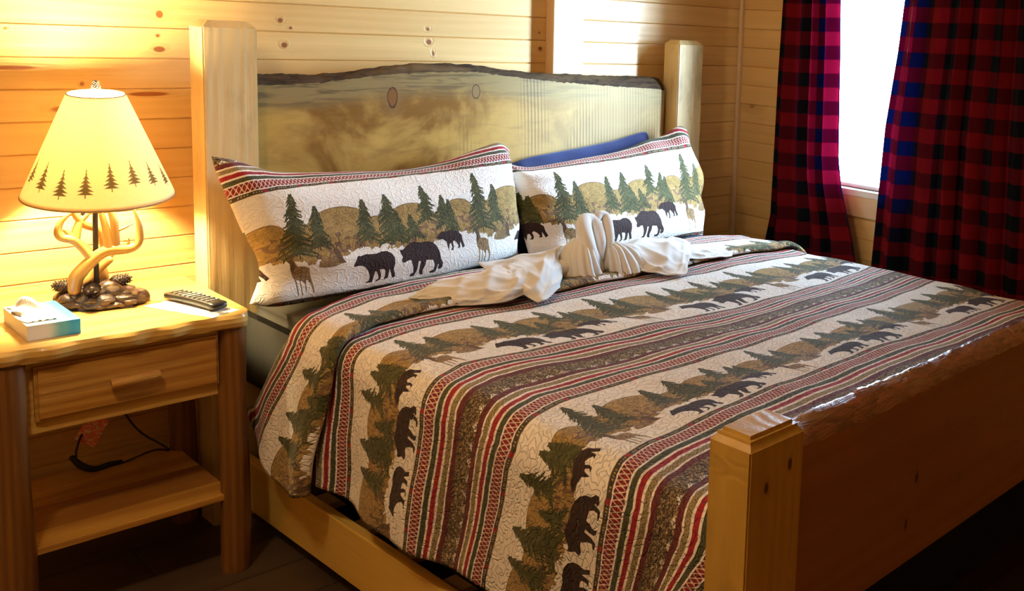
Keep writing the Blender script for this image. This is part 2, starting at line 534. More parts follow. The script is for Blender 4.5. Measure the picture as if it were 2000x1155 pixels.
    for a, b in (((.138, .097), (.134, .115)), ((.134, .110), (.126, .116)), ((.141, .097), (.150, .114)), ((.147, .108), (.155, .112)),
                 ((.262, .108), (.252, .128)), ((.256, .120), (.246, .122)), ((.268, .108), (.280, .124)), ((.280, .124), (.277, .138)), ((.252, .128), (.256, .138))):
        stroke(a, b, .0016, .0011, BROWN * .6)
    for k, P in enumerate(BEARS):
        poly(P, BEAR, .8 + .4 * n1)
    poly([(.100,.165),(.112,.160),(.122,.152),(.112,.155),(.106,.150)], BROWN)
    return np.clip(T, 0, 1)

def make_print():
    lin = print_tile()
    s = np.where(lin <= .0031308, lin * 12.92, 1.055 * np.power(np.maximum(lin, 1e-6), 1 / 2.4) - .055)
    s = s[::-1]                      # image rows run bottom to top
    im = bpy.data.images.new('woodland_print', TW, TH)
    a = np.ones((TH, TW, 4), np.float32)
    a[..., :3] = s
    im.pixels.foreach_set(a.ravel())
    im.update()
    im.pack()
    return im
PRINT = make_print()

def fabric_print(name, quilt_scale=1.0, amp=.0023):
    m = NT(name)
    uv = m.coord('UV')
    tx = m.n('ShaderNodeTexImage', image=PRINT, extension='REPEAT', interpolation='Linear')
    m.l(uv, tx.inputs[0])
    q = m.mapping(uv, scale=(PU, PV, 1))
    # meandering quilting stitches: iso-lines of a noise field
    nz = m.noise(q, 66 * quilt_scale, 0, .5, .5)
    ln = m.smooth(m.math('ABSOLUTE', m.math('SUBTRACT', nz, .5)), 0.0, .085)
    wv = m.noise(q, 900, 1, .5)
    h = m.math('ADD', ln, m.math('MULTIPLY', wv, .10))
    m.bump(h, amp, 1.0)
    return m.fin(tx.outputs[0], .85, .25, sheen=.1)

# ------------------------------------------------------------------ materials
WALL_KNOTS = [(-0.039, 0, 1.470, .010, .012), (-0.045, 0, 1.41, .006, .005), (-0.042, 0, 1.372, .016, .009), (-0.389, 0, 1.418, .005, .004),
              (-0.383, 0, 1.318, .060, .006), (0.288, 0, 1.467, .008, .008), (0.318, 0, 1.445, .006, .004), (0.299, 0, 1.392, .010, .009),
              (0.776, 0, 1.458, .007, .006), (0.780, 0, 1.414, .010, .010), (0.796, 0, 1.375, .005, .010), (1.235, 0, 1.401, .010, .009), (1.229, 0, 1.461, .004, .004),
              (-0.229, 0, 1.275, .006, .006), (-0.072, 0, 1.246, .055, .007), (-0.265, 0, 1.208, .040, .010), (-0.157, 0, .711, .008, .006)]
PINE_L, PINE_D = (.74, .48, .18), (.50, .26, .055)
M_wall = wood('pine_wall_boards', 'X', PINE_L, PINE_D, (.20, .035, .005), boards=True, knots=WALL_KNOTS, random_knots=.06, grain=.5, ring=55, coat=.18, rough=.4)
M_wallY = wood('pine_side_boards', 'Y', PINE_L, PINE_D, (.15, .045, .015), boards=True, random_knots=.10, grain=.5, ring=55, coat=.18, rough=.4)
M_trim = wood('pine_trim', 'Z', (.70, .50, .29), (.52, .31, .13), random_knots=.03, grain=.35)
M_trimY = wood('pine_casing', 'Y', (.70, .50, .29), (.52, .31, .13), random_knots=.03, grain=.35)
M_post = wood('pine_post', 'Z', (.68, .50, .24), (.50, .32, .09), (.10, .04, .015), stain=(.27, .19, .06), stain_amt=.7, random_knots=.16, ring=60, grain=.35)
M_foot = wood('pine_foot_post', 'Z', (.60, .37, .075), (.38, .19, .02), (.055, .02, .008), stain=(.16, .10, .045), stain_amt=.5, random_knots=.20, ring=60, kscale=5,
              knots=[(.048, -2.11, .777, .011, .006), (.107, -2.11, .80, .012, .006), (0.0, -2.035, .81, .010, .004)])
M_rail = wood('pine_rail', 'Y', (.80, .51, .11), (.56, .30, .04), (.25, .08, .03), random_knots=.08, ring=70, grain=.7)
M_night = wood('cedar_nightstand', 'X', (.76, .50, .14), (.46, .22, .035), (.13, .045, .015), random_knots=.22, ring=75, grain=1.0, coat=.4, rough=.32, kscale=4)
M_nightf = wood('cedar_drawer_front', 'X', (.66, .37, .075), (.34, .13, .02), (.12, .04, .012), random_knots=.12, ring=60, grain=1.35, coat=.4, rough=.32, kscale=5)
M_shelf2 = wood('cedar_heartwood', 'X', (.40, .17, .035), (.22, .08, .012), (.12, .04, .012), random_knots=.12, ring=60, grain=1.3, coat=.4, rough=.32, kscale=5)
M_leg = wood('peeled_log', 'Z', (.26, .105, .018), (.10, .035, .008), (.05, .02, .01), random_knots=.35, ring=90, grain=1.3, stain=(.12, .05, .02), stain_amt=.6, coat=.3, kscale=5)
M_floor = wood('dark_plank_floor', 'X', (.085, .050, .026), (.035, .020, .012), random_knots=.1, ring=9, grain=.8, coat=.15, rough=.45)

def headboard_mat():
    m = NT('live_edge_slab')
    co = m.coord('Object')
    sep = m.n('ShaderNodeSeparateXYZ'); m.l(co, sep.inputs[0])
    x, z = sep.outputs[0], sep.outputs[2]
    big = m.noise(m.mapping(co, scale=(1.0, 1, 1.2)), 3.6, 5, .6, .6)
    col = m.mix(m.smooth(big, .38, .60), (.44, .25, .052), (.20, .085, .008))
    med = m.noise(m.mapping(co, scale=(.5, 1, 3)), 9, 5, .65, .8)
    col = m.mix(m.math('MULTIPLY', m.smooth(med, .48, .70), .6), col, (.25, .13, .03))
    # sapwood streak under the bark, weathered
    top = m.attr = m.n('ShaderNodeAttribute', attribute_name='edge_dist')
    ed = top.outputs['Fac']
    st = m.math('MULTIPLY', m.math('SUBTRACT', 1.0, m.smooth(m.math('ADD', ed, m.math('MULTIPLY', med, .05)), .06, .125)), .95)
    col = m.mix(st, col, (.25, .170, .062))
    streak = m.noise(m.mapping(co, scale=(.12, 1, 1.6)), 42, 3, .6, .6)
    col = m.mix(m.math('MULTIPLY', m.math('MULTIPLY', st, .75), m.smooth(streak, .47, .62)), col, (.075, .050, .022))
    col = m.mix(m.math('MULTIPLY', m.smooth(x, .75, 1.5), .55), col, (.58, .47, .27))  # paler to the right: window daylight put into the slab colour
    # saw marks (slanted kerf lines), patchy
    ph = m.math('ADD', m.math('MULTIPLY', m.math('ADD', x, m.math('MULTIPLY', z, -.18)), 420.0), m.math('MULTIPLY', m.math('MULTIPLY', z, z), 40.0))
    saw = m.math('MULTIPLY_ADD', m.math('SINE', ph), .5, .5)
    patch = m.smooth(m.noise(m.mapping(co, loc=(.3, 0, 0), scale=(1, 1, .35)), 5, 2, .5), .45, .62)
    right = m.smooth(x, .55, 1.1)
    amt = m.math('MULTIPLY', m.math('MULTIPLY', m.smooth(saw, .55, .95), patch), m.math('MULTIPLY_ADD', right, .60, .0))
    col = m.mix(amt, col, (.17, .13, .09))
    # knots
    for kx, kz, rx, rz, c in ((.585, 1.238, .020, .036, (.20, .08, .015)), (.895, 1.252, .016, .024, (.24, .15, .06))):
        d = m.vmath('LENGTH', m.vmath('MULTIPLY', m.vmath('SUBTRACT', co, (kx, -.03, kz)), (1 / rx, 2, 1 / rz)))
        d = m.math('ADD', d, m.math('MULTIPLY', m.math('SUBTRACT', med, .5), .8))
        halo = m.math('SUBTRACT', 1.0, m.smooth(d, .9, 2.6))
        col = m.mix(m.math('MULTIPLY', halo, .4), col, (.22, .13, .05))
        ins = m.math('SUBTRACT', 1.0, m.smooth(d, .9, 1.0))
        col = m.mix(ins, col, c)
        rim = m.math('SUBTRACT', 1.0, m.smooth(m.math('ABSOLUTE', m.math('SUBTRACT', d, .92)), .03, .12))
        col = m.mix(m.math('MULTIPLY', rim, .9), col, (.045, .02, .01))
    m.bump(m.math('ADD', m.math('MULTIPLY', saw, m.math('MULTIPLY', m.math('MULTIPLY', patch, right), .6)), med), .0012)
    return m.fin(col, .75, .15, 0, .2)
M_slab = headboard_mat()

def bark_mat(name, a, b, c, rough=.5, coat=0.0):
    m = NT(name)
    co = m.coord('Object')
    n = m.noise(m.mapping(co, scale=(.25, 1, 1)), 60, 5, .65, .8)
    n2 = m.noise(m.mapping(co, scale=(.2, 1, 1)), 12, 3, .6)
    col = m.mix(m.smooth(n, .35, .6), a, b)
    col = m.mix(m.smooth(n2, .52, .7), col, c)
    m.bump(n, .006)
    return m.fin(col, rough, .2 if coat == 0 else .5, coat, .12)
M_bark = bark_mat('weathered_bark_edge', (.028, .017, .010), (.075, .045, .022), (.15, .095, .04), .85)
M_bark2 = bark_mat('glossy_bark_edge', (.16, .055, .025), (.30, .11, .05), (.34, .20, .08), .22, .8)

def foot_slab_mat():
    return wood('footboard_slab', 'X', (.36, .15, .045), (.22, .08, .022), (.03, .012, .006), ring=30, grain=.8, random_knots=.10, coat=.2, kscale=2.5, rough=.5,
                knots=[(.56, -2.09, .62, .006, .012), (.53, -2.09, .53, .005, .014)])
M_fslab = foot_slab_mat()

M_quilt = fabric_print('quilted_woodland_print')
M_sham = fabric_print('sham_woodland_print', 1.0, .0009)
def cloth(name, col, rough=.9, sc=700, amp=.0008, sheen=.3, wr=0.0):
    m = NT(name)
    co = m.coord('Object')
    n = m.noise(co, sc, 2, .6)
    w = m.noise(co, 14, 3, .5, .5)
    h = m.math('ADD', n, m.math('MULTIPLY', w, wr))
    m.bump(h, amp)
    c = m.mix(w, tuple(x * .93 for x in col), col)
    return m.fin(c, rough, .2, sheen=sheen)
M_towel = cloth('white_terry', (.82, .79, .74), sc=520, amp=.0016, sheen=.6)
M_sheet = cloth('grey_sheet', (.045, .040, .031), amp=.0006, wr=4, sheen=0)
M_sheetb = cloth('blue_sheet', (.022, .034, .115), amp=.0006)
M_found = cloth('foundation_black', (.008, .008, .009), sheen=0)
M_back = cloth('quilt_backing', (.42, .30, .15))
M_binding = cloth('quilt_binding', (.32, .21, .10))
M_white = plain('white_vinyl', (.82, .84, .85), .4, var=.02)
M_plaster = plain('ceiling_boards', (.50, .33, .16), .6)
M_black = plain('black_plastic', (.012, .011, .010), .35, var=.2)
M_blackm = plain('black_metal', (.018, .013, .010), .4, metal=.6)

def curtain_mat():
    m = NT('buffalo_check_curtain')
    uv = m.coord('UV')
    s = m.n('ShaderNodeSeparateXYZ'); m.l(uv, s.inputs[0])
    def sq(x, per):
        f = m.math('FRACT', m.math('DIVIDE', x, per))
        return m.math('SUBTRACT', 1.0, m.smooth(m.math('ABSOLUTE', m.math('SUBTRACT', f, .5)), .235, .265))
    a, b = sq(s.outputs[0], .124), sq(s.outputs[1], .1165)
    col = m.mix(a, (.15, .0024, .006), (.066, .0016, .005))
    col2 = m.mix(a, (.062, .0016, .005), (.003, .004, .005))
    c = m.mix(b, col, col2)
    tr = m.mix(b, m.mix(a, (1.0, .10, .34), (.48, .015, .18)), m.mix(a, (.50, .015, .22), (.015, .11, .42)))  # blue and pink of the daylight put into the transmitted colour
    wv = m.noise(m.mapping(uv, scale=(900, 900, 1)), 1, 1, .5)
    m.bump(wv, .0005)
    m.fin(c, .9, .1)
    t = m.n('ShaderNodeBsdfTranslucent'); m.l(tr, t.inputs[0])
    mx = m.n('ShaderNodeMixShader'); mx.inputs[0].default_value = .12
    m.l(m.b.outputs[0], mx.inputs[1]); m.l(t.outputs[0], mx.inputs[2]); m.l(mx.outputs[0], m.out.inputs[0])
    return m.m
M_curtain = curtain_mat()

def glass_mat():
    m = NT('window_glass')
    tr = m.n('ShaderNodeBsdfTransparent'); tr.inputs[0].default_value = (.97, .98, .98, 1)
    gl = m.n('ShaderNodeBsdfGlossy'); gl.inputs['Roughness'].default_value = .02
    mx = m.n('ShaderNodeMixShader'); mx.inputs[0].default_value = .06
    m.l(tr.outputs[0], mx.inputs[1]); m.l(gl.outputs[0], mx.inputs[2]); m.l(mx.outputs[0], m.out.inputs[0])
    return m.m
M_glass = glass_mat()

# ------------------------------------------------------------------ the room
def grooved(bm, p0, p1, za, zb, nrm, depth=.0045, half=.0028):
    """board wall strip from p0 to p1 (xy), heights za..zb, normal nrm points into the room"""
    zs = [(za, 0)]
    i0 = int(math.ceil((za + half - GZ) / GS)); i1 = int(math.floor((zb - half - GZ) / GS))
    for i in range(i0, i1 + 1):
        z = GZ + i * GS
        zs += [(z - half, 0), (z, 1), (z + half, 0)]
    zs.append((zb, 0))
    prev = None
    for z, g in zs:
        o = -depth * g
        a = bm.verts.new((p0[0] + nrm[0] * o, p0[1] + nrm[1] * o, z)); b = bm.verts.new((p1[0] + nrm[0] * o, p1[1] + nrm[1] * o, z))
        if prev:
            bm.faces.new((prev[0], prev[1], b, a))
        prev = (a, b)

def wall(name, strips, mat, back_boxes=()):
    bm = bmesh.new()
    for s in strips:
        grooved(bm, *s)
    for lo, hi in back_boxes:
        bm_box(bm, lo, hi)
    bmesh.ops.recalc_face_normals(bm, faces=bm.faces[:])
    me = bpy.data.meshes.new(name); bm.to_mesh(me); bm.free()
    o = link(name, me, mat)
    return tag(o, kind='structure')

WY0, WY1, WZ0, WZ1 = -0.98, -.52, .87, 1.95
wall('wall_back', [((X0, 0), (XW, 0), 0, HC, (0, -1))], M_wall, [((X0 - .1, .006, -.05), (XW + .12, .12, HC))])
wall('wall_right', [((XW, 0), (XW, WY1), 0, HC, (-1, 0)), ((XW, WY0), (XW, Y0), 0, HC, (-1, 0)),
                    ((XW, WY1), (XW, WY0), 0, WZ0, (-1, 0)), ((XW, WY1), (XW, WY0), WZ1, HC, (-1, 0))], M_wallY,
     [((XW + .006, WY1, -.05), (XW + .12, .0, HC)), ((XW + .006, Y0 - .1, -.05), (XW + .12, WY0, HC)),
      ((XW + .006, WY0, -.05), (XW + .12, WY1, WZ0)), ((XW + .006, WY0, WZ1), (XW + .12, WY1, HC))])
wall('wall_left', [((X0, 0), (X0, Y0), 0, HC, (1, 0))], M_wallY, [((X0 - .12, Y0 - .1, -.05), (X0 - .006, .0, HC))])
wall('wall_front', [((X0, Y0), (XW, Y0), 0, HC, (0, 1))], M_wall, [((X0 - .1, Y0 - .12, -.05), (XW + .12, Y0 - .006, HC))])
tag(box('ceiling', (X0 - .1, Y0 - .1, HC), (XW + .12, .12, HC + .1), M_plaster), kind='structure')

# plank floor
bm = bmesh.new()
k = 0
yy = .0
while yy > Y0:
    xs = X0 - 1.2 * ((k * .37) % 1)
    while xs < XW:
        a, b = max(xs, X0), min(xs + 1.22, XW)
        if b > a + .01:
            bm_box(bm, (a + .001, max(yy - .178, Y0), -.02), (b - .001, yy - .002, 0.0))
        xs += 1.22
    yy -= .18
    k += 1
bm_box(bm, (X0 - .1, Y0 - .1, -.1), (XW + .1, .1, -.02))
me = bpy.data.meshes.new('floor'); bm.to_mesh(me); bm.free()
tag(link('floor', me, M_floor), kind='structure')

tag(box('trim_1', (1.258, -.050, 0), (1.398, .0, HC), M_trim, bevel=.003), kind='structure')      # timber on the back wall
tag(box('trim_2', (XW - .018, -.018, 0), (XW, 0, HC), M_trim, bevel=.004), kind='structure')      # corner bead

# window: casing, vinyl frame, glass
win = empty('window_1', (XW, (WY0 + WY1) / 2, WZ0)); tag(win, kind='structure')
def wpart(name, lo, hi, mat, bevel=.003, parent=win):
    o = box(name, lo, hi, mat, None, bevel)
    o.parent = parent
    o.matrix_parent_inverse = Matrix.Translation(Vector(win.location)).inverted()
    return o
wpart('casing', (XW - .018, WY0 - .09, WZ0 - .114), (XW - .0005, WY1 + .09, WZ0 - .028), M_trimY)
wpart('casing', (XW - .018, WY0 - .09, WZ1), (XW - .0005, WY1 + .09, WZ1 + .09), M_trimY)
wpart('casing', (XW - .018, WY0 - .09, WZ0 - .028), (XW - .0005, WY0, WZ1), M_trim)
wpart('casing', (XW - .018, WY1, WZ0 - .028), (XW - .0005, WY1 + .09, WZ1), M_trim)
wpart('window_sill', (XW - .020, WY0, WZ0 - .028), (XW + .11, WY1, WZ0), M_white)
bm = bmesh.new()
fw = .022
for lo, hi in (((XW + .03, WY0, WZ0), (XW + .075, WY1, WZ0 + .016)), ((XW + .03, WY0, WZ1 - fw), (XW + .075, WY1, WZ1)),
               ((XW + .03, WY0, WZ0 + .016), (XW + .075, WY0 + fw, WZ1 - fw)), ((XW + .03, WY1 - fw, WZ0 + .016), (XW + .075, WY1, WZ1 - fw))):
    bm_box(bm, lo, hi)
me = bpy.data.meshes.new('window_frame'); bm.to_mesh(me); bm.free()
o = link('window_frame', me, M_white, win); o.matrix_parent_inverse = Matrix.Translation(Vector(win.location)).inverted()
wpart('glass', (XW + .050, WY0 + fw, WZ0 + .016), (XW + .054, WY1 - fw, WZ1 - fw), M_glass, 0)

# curtains and rod
XC = XW - .072
def curtain(name, edge_l, edge_r, z_top, z_bot, nf, seed, label):
    """edge_l/edge_r: list of (z, y); fabric hangs in folds between the two edges"""
    rg = np.random.RandomState(seed)
    nu, nv = 220, 70
    zs = np.linspace(z_top, z_bot, nv)
    el = np.interp(-zs, [-z for z, _ in edge_l], [y for _, y in edge_l])
    er = np.interp(-zs, [-z for z, _ in edge_r], [y for _, y in edge_r])
    t = np.linspace(0, 1, nu)
    tt = t + .018 * np.sin(t * 9 + seed) + .008 * np.sin(t * 23 + 2 * seed)
    tt = (tt - tt[0]) / (tt[-1] - tt[0])
    P = np.zeros((nu, nv, 3)); UV = np.zeros((nu, nv, 2))
    wid = abs(er[0] - el[0]) * 1.18
    for j in range(nv):
        g = (z_top - zs[j]) / (z_top - z_bot)
        amp = .014 + .010 * g
        f = np.sin(tt * nf * 2 * np.pi + .5 * np.sin(g * 2.5 + seed)) + .35 * np.sin(tt * nf * 3.7 + 1.3 + g)
        P[:, j, 1] = el[j] + (er[j] - el[j]) * (t + .006 * np.sin(tt * nf * 4 * np.pi + 1))
        P[:, j, 0] = XC + amp * f
        P[:, j, 2] = zs[j] + .004 * np.sin(tt * 14 + seed) * g
        UV[:, j, 0] = tt * wid + seed * .031
        UV[:, j, 1] = zs[j] + .022 + .012 * np.sin(tt * 3.0 + seed) * g
    o = grid_mesh(name, P, M_curtain, None, uv=UV, thick=.0015)
    return tag(o, label, 'curtain', 'checked curtain panels')
curtain('curtain', [(2.12, -.30), (1.65, -.296), (1.31, -.287), (.70, -.285), (.58, -.262), (.04, -.23)],
        [(2.12, -.625), (1.65, -.634), (1.45, -.647), (1.0, -.668), (.88, -.690), (.644, -.768), (.57, -.784), (.04, -.86)], 2.12, .04, 4.5, 1,
        'red and black checked curtain panel on the left side of the window')
curtain('curtain', [(2.12, -.96), (1.65, -.932), (1.46, -.917), (1.15, -.880), (.57, -.858), (.04, -.86)],
        [(2.12, -1.66), (1.2, -1.70), (.04, -1.78)], 2.12, .04, 7.5, 2,
        'wide red and black checked curtain panel on the right side of the window')
rod = empty('curtain_rod', (XC, -.95, 2.14)); tag(rod, 'black curtain rod across the top of the window', 'curtain rod')
tube('pole', [(0, -.88, 0), (0, 0, 0), (0, .78, 0)], .009, M_blackm, rod, n=8, m=14)
for y in (-.80, .72):
    box('bracket', (-.012, y - .01, -.02), (.0715, y + .01, .015), M_blackm, rod, .002)

# ceiling fixture
cf = empty('ceiling_light', (CEIL[0], CEIL[1], HC)); tag(cf, 'frosted glass dome ceiling light', 'ceiling light')
lathe('ceiling_plate', [(0.001, 0), (.15, 0), (.155, -.012), (.14, -.02), (.001, -.02)], M_blackm, cf)
M_dome = NT('frosted_dome'); 
_t = M_dome.n('ShaderNodeBsdfTranslucent'); _t.inputs[0].default_value = (.95, .9, .8, 1)
_tr = M_dome.n('ShaderNodeBsdfTransparent')
_mx = M_dome.n('ShaderNodeMixShader'); _mx.inputs[0].default_value = .75
M_dome.l(_t.outputs[0], _mx.inputs[1]); M_dome.l(_tr.outputs[0], _mx.inputs[2]); M_dome.l(_mx.outputs[0], M_dome.out.inputs[0])
lathe('dome', [(.135, -.02), (.175, -.07), (.19, -.13), (.17, -.21), (.11, -.27), (.05, -.29), (.001, -.295)], M_dome.m, cf)

# ------------------------------------------------------------------ the bed (bed frame of reference: x across, y towards the wall)
BR = R(1.6398)
BO = Vector((0, -.10, 0))
def at_bed(o):
    o.location = BO
    o.rotation_euler = (0, 0, BR)
    return o
bed = at_bed(empty('bed'))
tag(bed, 'rustic pine bed with square posts, live edge headboard and footboard', 'bed')
W = 1.9614
PW, PD = .1429, .0906

def post(name, x0, x1, y0, y1, z1, mat, cap=False):
    """square post with clipped top corners; the foot posts have a stepped cap"""
    bm = bmesh.new()
    v = bm_box(bm, (x0, y0, 0), (x1, y1, z1))
    if not cap:
        top = [e for e in bm.edges if all(abs(q.co.z - z1) < 1e-5 for q in e.verts)]
        bmesh.ops.bevel(bm, geom=top, offset=.019, segments=1, affect='EDGES')
        ed = [e for e in bm.edges if abs(e.verts[0].co.z - e.verts[1].co.z) > .2]
        bmesh.ops.bevel(bm, geom=ed, offset=.0035, segments=2, affect='EDGES')
    else:
        ed = [e for e in bm.edges if abs(e.verts[0].co.z - e.verts[1].co.z) > .2]
        bmesh.ops.bevel(bm, geom=ed, offset=.003, segments=2, affect='EDGES')
        # routed steps: chamfer, fillet, small raised top
        def ring(ins, z):
            return [bm.verts.new(p) for p in ((x0 + ins, y0 + ins, z), (x1 - ins, y0 + ins, z), (x1 - ins, y1 - ins, z), (x0 + ins, y1 - ins, z))]
        rs = [ring(.0005, z1 - .0005), ring(.009, z1 + .009), ring(.0095, z1 + .014), ring(.0155, z1 + .0145), ring(.016, z1 + .021)]
        for a, b in zip(rs[:-1], rs[1:]):
            for i in range(4):
                bm.faces.new((a[i], a[(i + 1) % 4], b[(i + 1) % 4], b[i]))
        bm.faces.new(rs[-1])
    me = bpy.data.meshes.new(name); bm.to_mesh(me); bm.free()
    return link(name, me, mat, bed)
post('head_post', 0, PW, -PD, 0, 1.4618, M_post)
post('head_post', W - PW, W, -PD, 0, 1.4555, M_post)
FY = -2.1106
post('foot_post', .0048, .0048 + .1386, FY, FY + .091, .8480, M_foot, True)
post('foot_post', W - .1386, W, FY, FY + .091, .8480, M_foot, True)

# headboard slab with a live (bark) edge
HT = [(.10, 1.309), (.154, 1.309), (.355, 1.306), (.45, 1.315), (.527, 1.326), (.62, 1.338), (.715, 1.345), (.80, 1.343), (.89, 1.340), (1.016, 1.327), (1.12, 1.316), (1.241, 1.310), (1.49, 1.303), (1.70, 1.300), (1.751, 1.296), (1.80, 1.288)]
BK = [(.10, .034), (.154, .032), (.355, .021), (.527, .020), (.715, .026), (.89, .021), (1.016, .022), (1.241, .027), (1.49, .038), (1.75, .045), (1.80, .045)]
def slab(name, xs, top, low, z_bot, yf, yb, mat_face, mat_bark, parent, rag=.002, seed=0):
    """board whose upper edge slopes: front edge at 'low', back edge at 'top'"""
    rg = np.random.RandomState(seed)
    n = len(xs)
    t = np.interp(xs, *zip(*top)) + rg.randn(n) * rag * .5
    l = np.interp(xs, *zip(*low)) + rg.randn(n) * rag
    V, F = [], []
    nz = 18
    for i, x in enumerate(xs):
        for j in range(nz):
            V.append((x, yf, z_bot + (l[i] - z_bot) * j / (nz - 1)))
        V.append((x, yb, l[i] + .3 * (t[i] - l[i]))); V.append((x, yb, z_bot))
    st = nz + 2
    for i in range(n - 1):
        a, b = i * st, (i + 1) * st
        for j in range(nz - 1):
            F.append((a + j, b + j, b + j + 1, a + j + 1))
        F.append((a + nz, b + nz, b + nz + 1, a + nz + 1))      # back
        F.append((a + nz + 1, b + nz + 1, b, a))                # underside
        F.append((a + nz - 1, b + nz - 1, b + nz, a + nz))      # under the bark
    for a, fl in ((0, False), ((n - 1) * st, True)):
        f = tuple(range(a, a + st))
        F.append(f if not fl else tuple(reversed(f)))
    o = mesh(name, V, F, mat_face, parent)
    at = o.data.attributes.new('edge_dist', 'FLOAT', 'POINT')
    L = []
    for i in range(n):
        L += [l[i] - (z_bot + (l[i] - z_bot) * j / (nz - 1)) for j in range(nz)] + [0, 0]
    at.data.foreach_set('value', L)
    # bark strip: bulging rounded surface from front-low to back-top
    m = 9
    P = np.zeros((n, m, 3))
    nz1 = vnoise(n, m, 3, seed + 5)
    for j in range(m):
        s = j / (m - 1)
        P[:, j, 0] = xs
        P[:, j, 1] = yf + (yb - yf) * s + (0 if j in (0, m - 1) else 1) * (nz1[:, j] - .5) * .006
        P[:, j, 2] = l + (t - l) * math.sin(s * math.pi / 2) ** .8 + (0 if j in (0, m - 1) else 1) * ((nz1[:, j] - .5) * .008 + .002)
    P[:, 0, 1] -= .0005
    # close behind down to the board
    P2 = np.concatenate([P, P[:, -1:, :]], axis=1)
    P2[:, -1, 2] = l + .3 * (t - l) - .002
    P2[:, -1, 1] += .0005
    b = grid_mesh('bark_edge', P2, mat_bark, o)
    return o
xs = np.linspace(PW, W - PW - .022, 150)
slab('headboard', xs, HT, [(x, np.interp(x, *zip(*HT)) - b) for x, b in BK], .36, -.034, .010, M_slab, M_bark, bed, .0012, 1)
# footboard slab
xs = np.linspace(.0048 + .1386, W - .1386, 170)
FT = [(.0, .842), (.5, .838), (1.0, .842), (2.0, .840)]
FL = [(.0, .800), (.17, .803), (.40, .800), (.62, .806), (.95, .812), (1.3, .806), (2.0, .808)]
slab('footboard', xs, FT, FL, .444, FY + .020, FY + .066, M_fslab, M_bark2, bed, .0016, 4)
box('side_rail', (.0674, FY + .05, .0524), (.0954, -.05, .2008), M_rail, bed, .003)
box('side_rail', (W - .0954, FY + .05, .0524), (W - .0674, -.05, .2008), M_rail, bed, .003)
for i in range(9):
    y = -.30 - i * .205
    box('slat', (.0955, y - .035, .165), (W - .0955, y + .035, .184), M_trim, bed, .002)

# foundation and mattress
fnd = at_bed(box('box_foundation', (.135, -2.0, .185), (1.84, -.05, .40), M_found, None, .02)); tag(fnd, 'black box foundation under the mattress', 'box spring')
bm = bmesh.new()
bm_box(bm, (.095, -2.015, .4005), (1.862, -.04, .652))
bmesh.ops.subdivide_edges(bm, edges=bm.edges[:], cuts=14, use_grid_fill=True)
bmesh.ops.bevel(bm, geom=[e for e in bm.edges if len(e.link_faces) == 2 and e.calc_face_angle(0) > 1], offset=.035, segments=4, affect='EDGES')
me = bpy.data.meshes.new('mattress'); bm.to_mesh(me); bm.free()
mt = at_bed(link('mattress', me, M_sheet, None, True)); tag(mt, 'thick mattress in a grey-brown fitted sheet under the quilt', 'mattress')
# flat blue top sheet showing at the right beside the pillow
nu, nv = 30, 16
P = np.zeros((nu, nv, 3))
for i in range(nu):
    for j in range(nv):
        x = 1.05 + .84 * i / (nu - 1); y = -.60 + .42 * j / (nv - 1)
        P[i, j] = (x, y, .6575 + .002 * math.sin(x * 17 + y * 8) + .0015 * math.sin(y * 30) - max(0, x - 1.83) ** 2 * 6)
bs = at_bed(grid_mesh('bed_sheet', P, M_sheetb, None, thick=.002)); tag(bs, 'blue flat sheet showing beside the right pillow', 'bed sheet')

# ------------------------------------------------------------------ the quilt
KX = [-.30, 0.0, .04, .10, .20, .34, .64, 1.0, 1.34, 1.55, 1.85, 1.95, 2.3]
def kn(*v): return lambda x: np.interp(x, KX, v)
#               drop   0     .04   .10   .20   .34   .64   1.0   1.34  1.55  1.85  1.95  drop
HEAD = kn(.300, .430, .455, .440, .372, .310, .285, .300, .315, .345, .430, .480, .48)
B1 = kn(.400, .545, .560, .530, .455, .405, .400, .420, .440, .460, .515, .550, .55)
FOLD = kn(.670, .700, .700, .665, .618, .590, .620, .643, .650, .655, .690, .730, .73)
B2 = kn(.780, .775, .770, .745, .715, .700, .720, .745, .760, .765, .785, .775, .77)
W2 = kn(1.080, 1.085, 1.080, 1.055, 1.013, 1.025, 1.065, 1.108, 1.115, 1.105, 1.074, 1.06, 1.06)
E2 = kn(1.370, 1.425, 1.440, 1.420, 1.390, 1.379, 1.401, 1.390, 1.375, 1.370, 1.356, 1.35, 1.35)
W3 = kn(1.686, 1.715, 1.715, 1.690, 1.668, 1.655, 1.637, 1.630, 1.645, 1.652, 1.664, 1.66, 1.66)
E3 = kn(1.96, 2.02, 2.03, 2.01, 1.99, 1.98, 1.965, 1.96, 1.97, 1.98, 1.985, 1.98, 1.98)
W4 = kn(2.24, 2.30, 2.32, 2.30, 2.29, 2.28, 2.27, 2.27, 2.27, 2.27, 2.27, 2.27, 2.27)
BAND = .310
def v_of(x, y):
    ks = [HEAD(x), B1(x), B2(x), W2(x), E2(x), W3(x), E3(x), W4(x)]
    vs = [BAND - (B1(x) - HEAD(x)), BAND, PV + BAND, 2 * PV, 2 * PV + BAND, 3 * PV, 3 * PV + BAND, 4 * PV]
    return vs, ks

